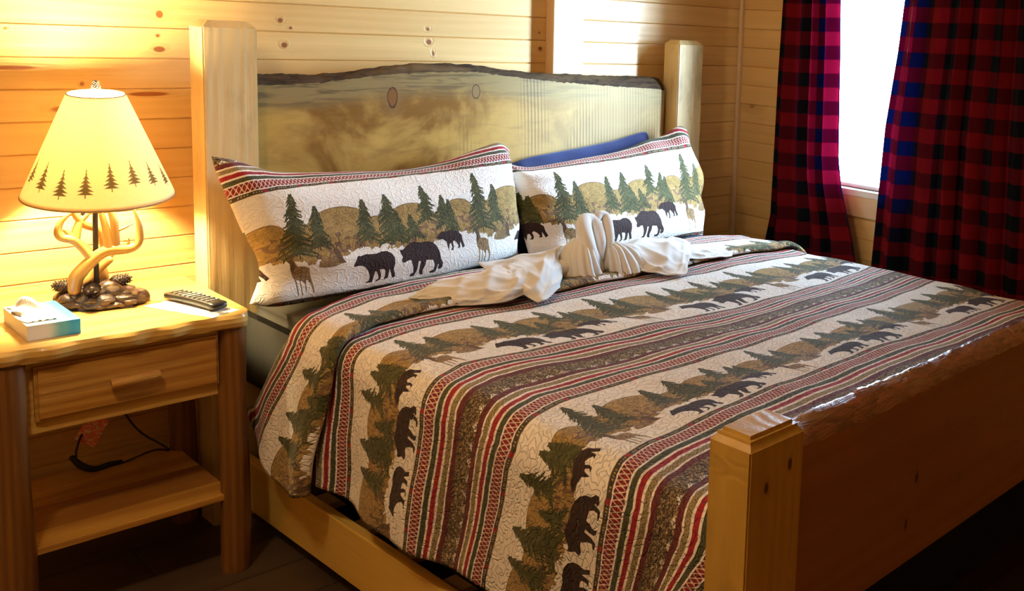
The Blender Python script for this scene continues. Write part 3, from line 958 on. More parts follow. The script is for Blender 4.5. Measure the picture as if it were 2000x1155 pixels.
ZT = .6745
def cross(u):
    """unrolled coordinate across the bed -> x, z, normal (quilt cross-section)"""
    r = .075
    xl, xr = .055, 1.925
    arc = r * 1.5
    am = arc / r
    if u < xl + r:
        s = (xl + r) - u
        if s < arc:
            a = s / r
            return xl + r - r * math.sin(a), ZT - r * (1 - math.cos(a)), (-math.sin(a), math.cos(a))
        d = s - arc
        return xl + r - r * math.sin(am) - d * .085, ZT - r * (1 - math.cos(am)) - d * .996, (-1.0, .08)
    if u > xr - r:
        s = u - (xr - r)
        if s < arc:
            a = s / r
            return xr - r + r * math.sin(a), ZT - r * (1 - math.cos(a)), (math.sin(a), math.cos(a))
        d = s - arc
        return xr - r + r * math.sin(am) + d * .04, ZT - r * (1 - math.cos(am)) - d * .996, (1.0, .08)
    return u, ZT, (0.0, 1.0)

def build_quilt():
    nu = 250
    UL, URt = -.325, 2.20
    us = np.linspace(UL, URt, nu)
    # rows: section 1, the tuck, section 2
    n1, n2 = 60, 230
    rows = []
    for t in np.linspace(0, 1, n1): rows.append(('a', t))
    for t in (.25, .5, .75): rows.append(('c1', t))
    for t in np.linspace(0, 1, 8): rows.append(('b', t))
    for t in (.25, .5, .75): rows.append(('c2', t))
    for t in np.linspace(0, 1, n2): rows.append(('d', t))
    for t in np.linspace(.05, 1, 14): rows.append(('e', t))
    nv = len(rows)
    P = np.zeros((nu, nv, 3)); UV = np.zeros((nu, nv, 2))
    for i, u in enumerate(us):
        x, z, nrm = cross(u)
        drop = max(0.0, ZT - z)                       # 0 on top
        xx = x if u > .05 else min(x, .05) if drop > .02 else x
        key = u if u > .0 else max(u, -.30)
        h, f = float(HEAD(key)), float(FOLD(key))
        vs, ks = v_of(key, 0)
        # round the hem corner of section 1 at the lower left
        for j, (k, t) in enumerate(rows):
            if k == 'a':
                y = h + (f - h) * t; lift = .020 - .004 * (1 - t)
                lift += .010 * math.exp(-((t - .93) / .10) ** 2)
            elif k == 'c1':
                a = t * math.pi
                y = f + .010 * math.sin(a); lift = .008 + .012 * (.5 + .5 * math.cos(a))
            elif k == 'b':
                y = f - .05 * t; lift = .0075 - .001 * t
            elif k == 'c2':
                a = t * math.pi
                y = f - .05 - .004 * math.sin(a); lift = .0065 - .0045 * t
            elif k == 'e':
                y = 2.028 + .006 * math.sin(t * 1.5); lift = .002
            else:
                y = (f - .05) + (2.028 - (f - .05)) * t; lift = .002
            # cloth v
            kf = min(1.05, .205 / max(f - ks[1], .01)); vf = vs[1] + (f - ks[1]) * kf
            if k == 'a':
                v = float(np.interp(y, ks[:2], vs[:2])) if y < ks[1] else vs[1] + (y - ks[1]) * kf
            elif k == 'c1': v = vf + .02 * t
            elif k == 'b': v = vf + .02 + .05 * t
            elif k == 'c2': v = vf + .07 + .01 * t
            elif k == 'e':
                v = float(np.interp(2.028, ks[2:], vs[2:])) + t * .22
            else:
                v = float(np.interp(y, ks[2:], vs[2:])) if y > ks[2] else vs[2] + (y - ks[2])
            # gentle waves of the cloth
            wv = .0022 * math.sin(y * 23 + u * 3) + .0022 * math.sin(u * 11 + y * 5) + .0016 * math.sin(u * 27 - y * 17)
            if drop > .02 and u < .5:
                g = min(1, (drop - .02) / .3)
                wv += g * (.012 * math.sin(y * 13.0 + .6) + .006 * math.sin(y * 29 + 1.0))
                if k in ('a', 'c1', 'b', 'c2'):
                    wv += g * {'a': .022, 'c1': .022 - .010 * t, 'b': .010, 'c2': .010 * (1 - t)}[k]
            L = lift + wv
            hem = 0.0
            # hem line: limit the length of the drop, with the rounded corner at the head end
            zz = z + nrm[1] * L; x2 = x + nrm[0] * L
            if drop > .02 and u < .5:
                zlow = .300 + .008 * math.sin(y * 9 + 2)
                if k in ('a', 'c1', 'b', 'c2'):
                    e = np.interp(y, [.30, .36, .42, .50, .58, .64, .72], [.400, .345, .312, .288, .276, .283, .302])
                    zlow = float(e) + {'a': 0, 'c1': .004 * t, 'b': .006, 'c2': .008}[k]
                # compress the whole drop so that the bottom sits on zlow
                z0 = ZT - .08
                if zz < z0:
                    zmin = cross(UL)[1]
                    q = (z0 - zz) / (z0 - zmin)
                    zz = z0 - q * (z0 - zlow)
                # foot corner: the cloth is drawn towards the head end low down
                if y > 1.70 and k in 'de':
                    q2 = min(1, (y - 1.70) / .33)
                    y = y - q2 * q2 * max(0, .60 - zz) * .55
            if u > 1.5 and drop > .02:
                wv2 = min(1, drop / .3) * .012 * math.sin(y * 12)
                x2 += wv2
            if k in 'de' and y > 1.93 and drop < .08:
                zz -= (y - 1.93) ** 2 * 1.6
            if k == 'e' and drop < .08:
                zz -= t * .21 * (1 - drop / .08)
            if k in 'de' and x2 < .17:
                m_ = min(1, (.17 - x2) / .03)
                y = min(y, 2.028 - .020 * m_ + (.004 * t if k == 'e' else 0))
            P[i, j] = (x2, -y, zz)
            UV[i, j] = ((u - .025) / PU, -v / PV)
    return P, UV
QP, QUV = build_quilt()
quilt = at_bed(grid_mesh('quilt', QP, M_quilt, None, uv=QUV, thick=.004, flip=True))
quilt.data.materials.append(M_back); quilt.data.materials.append(M_binding)
md = quilt.modifiers['thickness']; md.offset = -1; md.material_offset = 1; md.material_offset_rim = 2
tag(quilt, 'quilted bedspread printed with black bears, fir trees and red and green stripes', 'quilt')

# ------------------------------------------------------------------ pillows
def pillow(name, top, bottom, left, right, uoff, band_vis, mat, label, bulge=.085, cat='pillow', ns=90, nt=60, seed=0, feet=.70, group=None):
    """four boundary curves in bed space (x,y,z). front surface bulges towards the foot of the bed"""
    T = crom(top, ns); B = crom(bottom, ns); Lc = crom(left, nt)[::-1]; Rc = crom(right, nt)[::-1]
    # Lc, Rc run bottom -> top
    F = np.zeros((ns, nt, 3))
    s = np.linspace(0, 1, ns)[:, None]; t = np.linspace(0, 1, nt)[None]
    for c in range(3):
        lin = (1 - t) * B[:, c:c + 1] + t * T[:, c:c + 1]
        side = (1 - s) * Lc[None, :, c] + s * Rc[None, :, c]
        cor = (1 - s) * (1 - t) * B[0, c] + s * (1 - t) * B[-1, c] + (1 - s) * t * T[0, c] + s * t * T[-1, c]
        F[:, :, c] = lin + side - cor
    S, Tt = np.broadcast_arrays(s, t)
    es = np.minimum(S, 1 - S) * 2; et = np.minimum(Tt, 1 - Tt) * 2
    puff = (1 - (1 - np.clip(es * 1.6, 0, 1)) ** 2.2) ** .7 * (1 - (1 - np.clip(et * 1.25, 0, 1)) ** 2.0) ** .75
    rg = np.random.RandomState(seed)
    wr = .0035 * np.sin(S * 40 + 3 * np.sin(Tt * 5 + seed)) * (1 - puff) + .003 * np.sin(Tt * 23 + S * 9)
    A = F.copy(); Bk = F.copy()
    nrm = np.array([0, -.94, .34])
    A += nrm * (bulge * puff + wr * np.clip(es * 8, 0, 1) * np.clip(et * 8, 0, 1))[..., None]
    Bk -= nrm * (bulge * .55 * puff)[..., None]
    # uv: x in metres, v from the height of the rest surface; the band is gathered near the top edge
    UV = np.zeros((ns, nt, 2))
    sb = np.interp(np.linspace(0, 1, ns), [q[0] for q in band_vis], [q[1] for q in band_vis])   # z of the band's lower edge
    vis = np.interp(np.linspace(0, 1, ns), [q[0] for q in band_vis], [q[2] for q in band_vis])
    for i in range(ns):
        z = F[i, :, 2]
        v = np.where(z <= sb[i], .61 - (z - feet) * (.300 / (sb[i] - feet)), 0)
        ztop = z[-1]
        up = np.clip((z - sb[i]) / max(ztop - sb[i], .001), 0, 1)
        v = np.where(z > sb[i], .310 - up * vis[i], v)
        low = z < feet - .012
        v = np.where(low, .622 + (feet - .012 - z) * 1.4, v)
        UV[i, :, 1] = -v / PV
        UV[i, :, 0] = (F[i, :, 0] - uoff) / PU
    V = np.concatenate([A.reshape(-1, 3), Bk.reshape(-1, 3)])
    fa = grid_faces(ns, nt)
    fb = [tuple(reversed(f)) for f in grid_faces(ns, nt, off=ns * nt)]
    me = bpy.data.meshes.new(name)
    me.from_pydata(V.tolist(), [], fa + fb)
    uvl = me.uv_layers.new(name='UVMap')
    idx = np.zeros(len(me.loops), np.int32); me.loops.foreach_get('vertex_index', idx)
    U2 = np.concatenate([UV.reshape(-1, 2), UV.reshape(-1, 2)])
    uvl.data.foreach_set('uv', U2[idx].astype(np.float32).ravel())
    bm = bmesh.new(); bm.from_mesh(me)
    bmesh.ops.remove_doubles(bm, verts=bm.verts[:], dist=1e-5)
    bmesh.ops.recalc_face_normals(bm, faces=bm.faces[:])
    bm.to_mesh(me); bm.free()
    o = at_bed(link(name, me, mat, None, True))
    return tag(o, label, cat, group)

PLT = [(0.0, -.13, 1.092), (0.055, -.13, 1.079), (0.109, -.13, 1.057), (0.166, -.13, 1.038), (0.261, -.13, 1.027), (0.418, -.13, 1.019), (0.553, -.13, 1.013), (0.68, -.13, 1.024), (0.774, -.13, 1.047), (0.873, -.13, 1.073), (.930, -.13, 1.080), (0.962, -.135, 1.058)]
PLB = [(0.030, -.275, .700), (0.10, -.285, .682), (0.244, -.285, .682), (0.40, -.285, .683), (0.553, -.28, .684), (0.737, -.26, .69), (0.896, -.23, .695), (.945, -.22, .695)]
PLL = [(0.0, -.13, 1.092), (0.006, -.145, 1.045), (0.030, -.17, .957), (0.052, -.185, .884), (0.072, -.20, .835), (0.080, -.215, .799), (0.072, -.235, .756), (0.030, -.275, .700)]
PLR = [(.962, -.135, 1.058), (.960, -.15, .95), (.956, -.18, .82), (.945, -.22, .695)]
# the stripes' lower edge: (s, z, metres of band showing above it)
pillow('pillow_sham', PLT, PLB, PLL, PLR, 0.0, [(0, .960, .165), (.1, .972, .140), (.2, .976, .115), (.38, .982, .095), (.6, .988, .080), (.8, .995, .105), (1, 1.0, .11)], M_sham,
       'left pillow in a bear and fir tree print sham, nearest the lamp', seed=1, group='printed pillow shams', bulge=.08)
PRT = [(.966, -.125, 1.005), (1.011, -.13, .992), (1.065, -.13, .986), (1.179, -.13, .993), (1.30, -.13, 1.003), (1.422, -.13, 1.013), (1.53, -.13, 1.032), (1.607, -.13, 1.053), (1.70, -.13, 1.068), (1.775, -.13, 1.10), (1.82, -.135, 1.098), (1.845, -.145, 1.045)]
PRB = [(.968, -.25, .695), (1.08, -.285, .692), (1.25, -.30, .69), (1.412, -.30, .686), (1.573, -.30, .684), (1.70, -.30, .678), (1.784, -.30, .673)]
PRL = [(.966, -.125, 1.005), (.966, -.15, .93), (.966, -.19, .82), (.968, -.25, .695)]
PRR = [(1.845, -.145, 1.045), (1.815, -.18, .965), (1.865, -.20, .865), (1.838, -.22, .80), (1.835, -.25, .74), (1.784, -.30, .673)]
pillow('pillow_sham', PRT, PRB, PRL, PRR, .94, [(0, .972, .06), (.15, .968, .055), (.4, .978, .055), (.7, .998, .07), (.88, 1.010, .11), (1, 1.0, .10)], M_sham,
       'right pillow in a bear and fir tree print sham, nearest the window', seed=2, bulge=.08, group='printed pillow shams')
BPT = [(1.02, -.045, .985), (1.117, -.05, 1.010), (1.305, -.05, 1.028), (1.508, -.05, 1.050), (1.67, -.05, 1.078), (1.695, -.055, 1.055)]
BPB = [(1.02, -.10, .670), (1.2, -.105, .667), (1.5, -.105, .667), (1.69, -.10, .670)]
BPL = [(1.02, -.045, .985), (1.01, -.07, .85), (1.02, -.10, .67)]
BPR = [(1.695, -.055, 1.055), (1.70, -.08, .85), (1.69, -.10, .67)]
pillow('pillow', BPT, BPB, BPL, BPR, 0, [(0, 2, .1), (1, 2, .1)], M_sheetb, 'plain dark blue pillow standing behind the right printed pillow', seed=3, bulge=.03)

# ------------------------------------------------------------------ towel swans
def sheet(name, rows, parent, nu=36, nv=36, pleats=0, pa=.0, wr=.0018, thick=.004, seed=0, pleat_axis='u'):
    """surface through a grid of control points rows[r][c]"""
    G = np.array([crom(r, nv) for r in rows])            # r, nv, 3
    P = np.array([crom(G[:, j], nu) for j in range(nv)]) # nv, nu, 3
    P = P.transpose(1, 0, 2)
    du = np.gradient(P, axis=0); dv = np.gradient(P, axis=1)
    N = np.cross(du, dv); N /= np.linalg.norm(N, axis=2)[..., None] + 1e-9
    N *= np.where(N[..., 2:3].mean() < 0, -1, 1)
    u = np.linspace(0, 1, nu)[:, None]; v = np.linspace(0, 1, nv)[None]
    h = wr * (np.sin(u * 9 + v * 14 + seed) + .6 * np.sin(v * 27 - u * 11 + seed * 2) + .5 * np.sin(u * 31 + seed))
    if pleats:
        ph = v * pleats * 2 * np.pi
        h = h + pa * (.15 + .85 * u) * (np.abs(np.sin(ph / 2)) * 2 - 1)
    else:
        q = u * 2.1 + v * 3.3 + seed * .7 + .25 * np.sin(v * 7 + seed) + .2 * np.sin(u * 6)
        q2 = u * 3.9 - v * 2.2 + seed * 1.3 + .3 * np.sin(v * 4 + u * 3)
        ed = np.minimum(1, np.minimum(np.minimum(u, 1 - u), np.minimum(v, 1 - v)) * 8)
        h = h + ed * wr * 2.2 * (np.exp(-((q % 1 - .5) / .12) ** 2) + .7 * np.exp(-((q2 % 1 - .5) / .10) ** 2))
    P = P + N * h[..., None]
    return grid_mesh(name, P, M_towel, parent, thick=thick, sub=1)

def towel_swan(label, body, sheets, fan, neck, tail=None):
    t = empty('towel_swan'); at_bed(t)
    tag(t, label, 'folded towel', 'towels folded into swans')
    for b, r in body:
        tube('body', b, r, M_towel, t, n=40, m=22, flat=.72, lump=.05, seed=len(b))
    for k, (nm, rows, kw) in enumerate(sheets):
        sheet(nm, rows, t, seed=k + 1, **kw)
    sheet('wing_fan', fan, t, nu=24, nv=100, pleats=7, pa=.0075, wr=.0006, thick=.003)
    tube('neck', neck[0], neck[1], M_towel, t, n=50, m=20, flat=.85, lump=.03, seed=3)
    return t
towel_swan('white towel folded as the left swan, its tail trailing towards the lamp',
    [([[0.395,-0.470,0.694],[0.43,-0.515,0.70],[0.489,-0.535,0.705],[0.564,-0.560,0.708],[0.656,-0.575,0.71],[0.753,-0.56,0.712],[0.884,-0.52,0.715]], [.007, .020, .030, .036, .040, .042, .040]),
     ([[0.70,-0.42,0.705],[0.80,-0.44,0.715],[0.90,-0.45,0.722],[0.99,-0.49,0.725]], [.020, .034, .038, .034])],
    [('wing', [[[0.690,-0.355,0.728],[0.779,-0.390,0.742],[0.884,-0.42,0.752],[0.985,-0.44,0.768]],
               [[0.655,-0.44,0.738],[0.740,-0.50,0.756],[0.830,-0.52,0.764],[0.925,-0.475,0.772]],
               [[0.640,-0.52,0.742],[0.690,-0.60,0.752],[0.765,-0.61,0.756],[0.875,-0.530,0.752]],
               [[0.636,-0.575,0.735],[0.648,-0.660,0.728],[0.710,-0.680,0.722],[0.845,-0.585,0.718]],
               [[0.650,-0.610,0.712],[0.639,-0.690,0.696],[0.660,-0.735,0.693],[0.800,-0.640,0.694]]], dict(wr=.003)),
     ('wing_wrap', [[[0.395,-0.475,0.700],[0.44,-0.475,0.722],[0.52,-0.485,0.738],[0.62,-0.50,0.748],[0.70,-0.47,0.748]],
               [[0.395,-0.490,0.702],[0.44,-0.535,0.724],[0.52,-0.565,0.742],[0.62,-0.59,0.752],[0.70,-0.58,0.755]],
               [[0.398,-0.505,0.694],[0.435,-0.580,0.700],[0.50,-0.620,0.712],[0.60,-0.655,0.724],[0.68,-0.645,0.728]],
               [[0.400,-0.510,0.690],[0.432,-0.592,0.690],[0.49,-0.635,0.690],[0.575,-0.670,0.690],[0.66,-0.66,0.700]]], dict(wr=.0035))],
    [[[0.990,-0.455,0.790],[0.975,-0.490,0.800],[0.962,-0.525,0.806],[0.955,-0.555,0.806],[0.962,-0.578,0.80],[0.985,-0.580,0.785]],
     [[0.930,-0.470,0.765],[0.915,-0.515,0.770],[0.918,-0.560,0.772],[0.932,-0.595,0.770],[0.960,-0.600,0.765],[1.005,-0.575,0.758]],
     [[0.893,-0.495,0.728],[0.888,-0.540,0.722],[0.900,-0.590,0.720],[0.925,-0.618,0.720],[0.970,-0.612,0.722],[1.030,-0.560,0.728]],
     [[0.880,-0.505,0.702],[0.878,-0.548,0.694],[0.894,-0.605,0.692],[0.926,-0.632,0.692],[0.978,-0.620,0.693],[1.045,-0.545,0.698]]],
    ([[0.980,-0.585,0.715],[0.968,-0.575,0.765],[0.972,-0.545,0.805],[0.985,-0.515,0.835],[1.008,-0.495,0.851],[1.031,-0.500,0.848],[1.033,-0.525,0.826],[1.018,-0.560,0.790],[1.005,-0.575,0.745]],
     [.020, .026, .030, .031, .029, .026, .024, .020, .014]))
towel_swan('white towel folded as the right swan, its tail trailing towards the window',
    [([[1.06,-0.545,0.712],[1.15,-0.555,0.716],[1.25,-0.57,0.716],[1.33,-0.585,0.712],[1.40,-0.595,0.704]], [.030, .038, .040, .032, .018]),
     ([[1.329,-0.535,0.712],[1.402,-0.567,0.708],[1.503,-0.599,0.702],[1.57,-0.628,0.698],[1.602,-0.641,0.694]], [.022, .020, .014, .009, .005])],
    [('wing', [[[1.10,-0.47,0.735],[1.198,-0.46,0.745],[1.292,-0.475,0.750],[1.388,-0.505,0.748],[1.436,-0.535,0.738]],
               [[1.10,-0.53,0.755],[1.18,-0.54,0.762],[1.27,-0.55,0.765],[1.36,-0.575,0.758],[1.41,-0.595,0.742]],
               [[1.10,-0.585,0.750],[1.15,-0.610,0.756],[1.225,-0.625,0.754],[1.31,-0.645,0.742],[1.36,-0.650,0.725]],
               [[1.105,-0.620,0.722],[1.14,-0.655,0.716],[1.195,-0.690,0.712],[1.262,-0.705,0.712],[1.31,-0.690,0.712]],
               [[1.108,-0.635,0.700],[1.128,-0.675,0.694],[1.165,-0.725,0.692],[1.210,-0.770,0.692],[1.278,-0.715,0.705]]], dict(wr=.003)),
     ('tail_wrap', [[[1.30,-0.53,0.738],[1.40,-0.555,0.730],[1.50,-0.590,0.718],[1.595,-0.635,0.701]],
               [[1.285,-0.60,0.742],[1.38,-0.610,0.728],[1.48,-0.635,0.714],[1.575,-0.655,0.700]],
               [[1.27,-0.650,0.712],[1.36,-0.655,0.702],[1.457,-0.675,0.696],[1.54,-0.682,0.692]]], dict(wr=.002))],
    [[[1.040,-0.560,0.782],[1.045,-0.575,0.788],[1.058,-0.578,0.791],[1.075,-0.578,0.790],[1.092,-0.572,0.785],[1.105,-0.560,0.778]],
     [[1.028,-0.585,0.760],[1.045,-0.605,0.764],[1.070,-0.612,0.766],[1.105,-0.610,0.766],[1.140,-0.598,0.764],[1.165,-0.570,0.760]],
     [[1.020,-0.600,0.728],[1.040,-0.628,0.724],[1.075,-0.640,0.722],[1.125,-0.640,0.724],[1.175,-0.622,0.728],[1.215,-0.580,0.734]],
     [[1.015,-0.608,0.698],[1.036,-0.640,0.693],[1.075,-0.655,0.691],[1.130,-0.655,0.692],[1.188,-0.635,0.696],[1.238,-0.585,0.706]]],
    ([[1.035,-0.575,0.715],[1.045,-0.572,0.765],[1.060,-0.555,0.810],[1.075,-0.530,0.843],[1.083,-0.508,0.860],[1.065,-0.502,0.868],[1.048,-0.508,0.855],[1.038,-0.520,0.832]],
     [.020, .019, .0185, .018, .0175, .0165, .015, .011]))

# ------------------------------------------------------------------ the nightstand
ns_ = empty('nightstand', (0, 0, 0)); tag(ns_, 'rustic log nightstand with one drawer and a lower shelf beside the bed', 'nightstand')
# top board with wavy live front edge and rounded right end
nx, ny = 90, 26
xs = np.linspace(-.575, -.004, nx)
def top_surface():
    V, F = [], []
    def yf(x): return -.497 + .003 * math.sin(x * 31) + .002 * math.sin(x * 77 + 1) + (.030 * max(0, (x + .035) / .031) ** 3)
    prof = [(0, .678), (-.004, .683), (-.008, .694), (-.007, .706), (-.001, .714), (.006, .715)]
    for i, x in enumerate(xs):
        f = yf(x); w = .003 * math.sin(x * 53 + 2)
        ring = [(x, f + a + (w if 0 < k < 4 else 0), z) for k, (a, z) in enumerate(prof)]
        n = 14
        ring += [(x, (f + .006) + (-.014 - f - .006) * (k + 1) / n, .715) for k in range(n)]
        ring += [(x, -.014, .678)]
        V += ring
    m = len(prof) + 14 + 1
    for i in range(nx - 1):
        for j in range(m):
            k = (j + 1) % m
            F.append((i * m + j, (i + 1) * m + j, (i + 1) * m + k, i * m + k))
    F.append(tuple(range(m))); F.append(tuple(reversed(range((nx - 1) * m, nx * m))))
    return V, [tuple(reversed(f)) for f in F]
v, f = top_surface()
mesh('tabletop', v, f, M_night, ns_)
# apron frame
box('apron', (-.490, -.462, .497), (-.048, -.444, .678), M_night, ns_, .002)
box('apron', (-.050, -.444, .497), (-.034, -.085, .678), M_night, ns_, .002)
box('apron', (-.530, -.444, .497), (-.514, -.085, .678), M_night, ns_, .002)
box('apron', (-.49, -.085, .497), (-.06, -.070, .678), M_night, ns_, .002)
# drawer: raised panel front and a split log pull
dr = empty('drawer', (0, 0, 0)); dr.parent = ns_
bm = bmesh.new()
bm_box(bm, (-.470, -.474, .530), (-.079, -.4625, .660))
bm_box(bm, (-.463, -.480, .537), (-.086, -.474, .653))
me = bpy.data.meshes.new('drawer_front'); bm.to_mesh(me); bm.free()
link('drawer_front', me, M_nightf, dr)
hv, hf = tube_pts([(-.325, -.497, .592), (-.30, -.499, .593), (-.25, -.499, .595), (-.222, -.497, .596)], [.012, .0125, .011, .009], n=20, m=16, lump=.06, round_ends=False)
hd = mesh('handle', hv, hf, M_nightf, dr, False)
# peeled log legs
for i, (x, y, r) in enumerate(((-.0425, -.462, .036), (-.519, -.470, .038), (-.040, -.085, .034), (-.510, -.085, .034))):
    v, f = tube_pts([(x, y, 0.0), (x, y, .02), (x + .002, y, .2), (x - .002, y, .42), (x, y, .60), (x, y, .679)], [r * .93, r, r * 1.02, r * .97, r * .96, r * .93], n=40, m=22, lump=.035, seed=i, round_ends=False)
    mesh('leg', v, f, M_leg, ns_, True)
# lower shelf of three boards
for y0, y1 in ((-.478, -.385), (-.383, -.315), (-.313, -.245), (-.243, -.155), (-.153, -.05)):
    box('shelf_board', (-.512, y0, .207), (-.052, y1, .224), M_shelf2 if y0 < -.3 and y0 > -.4 else M_nightf, ns_, .002)

# things on the nightstand -------------------------------------------------
ZN = .7152
# pine cone mesh: overlapping scales on a spiral
def cone_mesh(L, r, n_sc=90, seed=0):
    V, F = [], []
    v, f = tube_pts([(0, 0, 0), (0, 0, L * .25), (0, 0, L * .6), (0, 0, L)], [r * .45, r * .80, r * .68, r * .18], n=12, m=12)
    V += v; F += f
    for i in range(n_sc):
        t = i / n_sc
        a = i * 2.39996
        z = L * (.02 + .95 * t)
        rr = r * (math.sin(min(1, (t + .12) * 1.35) * math.pi * .62) ** .8) * (1 - t * .45)
        s = r * .36 * (1 - .45 * t)
        ca, sa = math.cos(a), math.sin(a)
        def p(ro, tang, h): return (ro * ca - tang * sa, ro * sa + tang * ca, z + h)
        o = len(V)
        V += [p(rr * .55, -s * .6, -s * .2), p(rr * .55, s * .6, -s * .2), p(rr * 1.05, s * .75, s * .35), p(rr * 1.22, 0, s * .95), p(rr * 1.05, -s * .75, s * .35),
              p(rr * .75, 0, -s * .45), p(rr * 1.10, 0, s * .05)]
        F += [(o, o + 1, o + 2, o + 4), (o + 4, o + 2, o + 3), (o, o + 4, o + 6, o + 5), (o + 5, o + 6, o + 2, o + 1), (o + 6, o + 4, o + 3), (o + 6, o + 3, o + 2)]
    me = bpy.data.meshes.new('pinecone')
    me.from_pydata(V, [], F)
    return me
M_cone = plain('pinecone_brown', (.035, .018, .010), .5, var=.5, nscale=90)
M_rock = bark_mat('carved_dark_base', (.020, .009, .006), (.060, .028, .018), (.085, .045, .03), .3, .4)
M_antler = NT('antler_resin')
_c = M_antler.noise(M_antler.mapping(M_antler.coord('Object'), scale=(1, 1, .3)), 45, 4, .6)
_s = M_antler.n('ShaderNodeSeparateXYZ'); M_antler.l(M_antler.coord('Object'), _s.inputs[0])
_cc = M_antler.mix(_c, (.62, .37, .105), (.42, .21, .04))
_cc = M_antler.mix(M_antler.math('SUBTRACT', 1.0, M_antler.smooth(_s.outputs[2], .03, .12)), _cc, (.17, .065, .015))
M_antler.fin(_cc, .35, .5, .3)
M_finial = plain('finial_pale', (.16, .12, .07), .5, var=.5, nscale=200)

LX, LY = -.262, -.207
lamp = empty('table_lamp', (LX, LY, ZN)); tag(lamp, 'antler table lamp with glowing parchment shade printed with fir trees', 'lamp')
def L3(p): return (p[0] - LX, p[1] - LY, p[2] - ZN)
# rocky base
bm = bmesh.new()
bmesh.ops.create_icosphere(bm, subdivisions=5, radius=1.0)
rg = np.random.RandomState(3)
cells = rg.randn(60, 3); cells /= np.linalg.norm(cells, axis=1)[:, None]
ang = R(-25)
for q in bm.verts:
    c = np.array(q.co)
    d = np.sort(np.linalg.norm(cells - c, axis=1))
    k = min(1, (d[1] - d[0]) / .16)
    s = .90 + .20 * k ** .6 + .05 * math.sin(c[0] * 7 + c[1] * 5)
    x, y, z = c[0] * .096 * s, c[1] * .066 * s, c[2] * .044 * (s + .12 * math.sin(c[0] * 6 + 1))
    x, y = x * math.cos(ang) - y * math.sin(ang), x * math.sin(ang) + y * math.cos(ang)
    q.co = (x, y, max(z + .012, 0))
me = bpy.data.meshes.new('rock_base'); bm.to_mesh(me); bm.free()
link('rock_base', me, M_rock, lamp, True)
for (x, y, z, rot, L, r) in ((-.306, -.185, .764, (R(78), 0, R(-100)), .052, .021), (-.285, -.228, .762, (R(72), 0, R(-15)), .055, .021),
                             (-.238, -.195, .764, (R(75), 0, R(80)), .050, .021), (-.300, -.235, .962, (R(20), 0, 0), .022, .007)):
    o = link('pinecone', cone_mesh(L, r, 90), M_cone, lamp)
    p = L3((x, y, z)); o.location = p; o.rotation_euler = rot
tube('pole', [L3(p) for p in ((-.268, -.207, .73), (-.268, -.207, .86), (-.264, -.207, 1.03))], .0062, M_blackm, lamp, n=10, m=14)
# antlers
def A(L, dy): return [L3((x, y + dy(x, z), z)) for x, y, z in L]
F1 = [(-0.322,-0.235,0.770),(-0.318,-0.235,0.800),(-0.299,-0.235,0.826),(-0.284,-0.235,0.842),(-0.271,-0.235,0.855),(-0.25,-0.235,0.866),(-0.227,-0.235,0.866),(-0.206,-0.235,0.866),(-0.190,-0.235,0.876),(-0.183,-0.235,0.896),(-0.185,-0.235,0.936),(-0.194,-0.235,0.968)]
F2 = [(-0.284,-0.235,0.845),(-0.303,-0.235,0.875),(-0.321,-0.235,0.897),(-0.345,-0.235,0.907),(-0.351,-0.235,0.925),(-0.341,-0.235,0.95),(-0.317,-0.235,0.972)]
F3 = [(-0.248,-0.235,0.868),(-0.254,-0.235,0.92),(-0.26,-0.235,0.95),(-0.266,-0.235,0.985)]
F4 = [(-0.235,-0.235,0.868),(-0.236,-0.235,0.918),(-0.238,-0.235,0.945),(-0.244,-0.235,0.97),(-0.254,-0.235,0.990)]
F5 = [(-0.233,-0.235,0.914),(-0.213,-0.235,0.923),(-0.194,-0.235,0.933)]
F6 = [(-0.211,-0.235,0.870),(-0.209,-0.235,0.880),(-0.207,-0.235,0.892)]
B1_ = [(-0.249,-0.19,0.742),(-0.245,-0.19,0.782),(-0.247,-0.19,0.807),(-0.239,-0.19,0.824),(-0.222,-0.19,0.842),(-.200,-.19,.86)]
B2_ = [(-0.330,-0.19,0.750),(-0.299,-0.19,0.769),(-0.274,-0.19,0.786),(-0.26,-0.19,0.809),(-0.239,-0.19,0.83)]
B3_ = [(-0.308,-0.19,0.888),(-0.296,-0.19,0.932),(-0.280,-.19,.950),(-0.262,-0.19,0.968)]
B3b = [(-0.329,-0.19,0.918),(-0.308,-0.19,0.891),(-0.286,-0.19,0.864),(-.262,-.19,.835)]
B4_ = [(-0.319,-0.19,0.988),(-0.301,-0.19,0.948),(-0.282,-0.19,0.924),(-0.254,-0.19,0.909),(-0.242,-0.19,0.878),(-.238,-.19,.84)]
fr = lambda x, z: -.02 * math.sin((x + .27) * 14) - .006
bk = lambda x, z: .012 * math.sin((x + .27) * 20) + .010
multi_tube('antler', [(A(F1, fr), [.015, .017, .016, .015, .0145, .0145, .014, .012, .0105, .009, .0065, .003]), (A(F2, fr), [.012, .0095, .010, .010, .0085, .006, .003]),
                      (A(F3, fr), [.013, .009, .007, .004]), (A(F4, fr), [.010, .0095, .009, .007, .004]), (A(F5, fr), [.004, .003, .0015]), (A(F6, fr), [.006, .004, .0015])], M_antler.m, lamp, n=34, m=14)
multi_tube('antler', [(A(B1_, bk), [.015, .013, .011, .010, .010, .008]), (A(B2_, fr), [.010, .012, .012, .011, .010]), (A(B3_, bk), [.012, .009, .007, .004]),
                      (A(B3b, bk), [.005, .009, .011, .010]), (A(B4_, bk), [.004, .008, .009, .010, .010, .009])], M_antler.m, lamp, n=34, m=14)
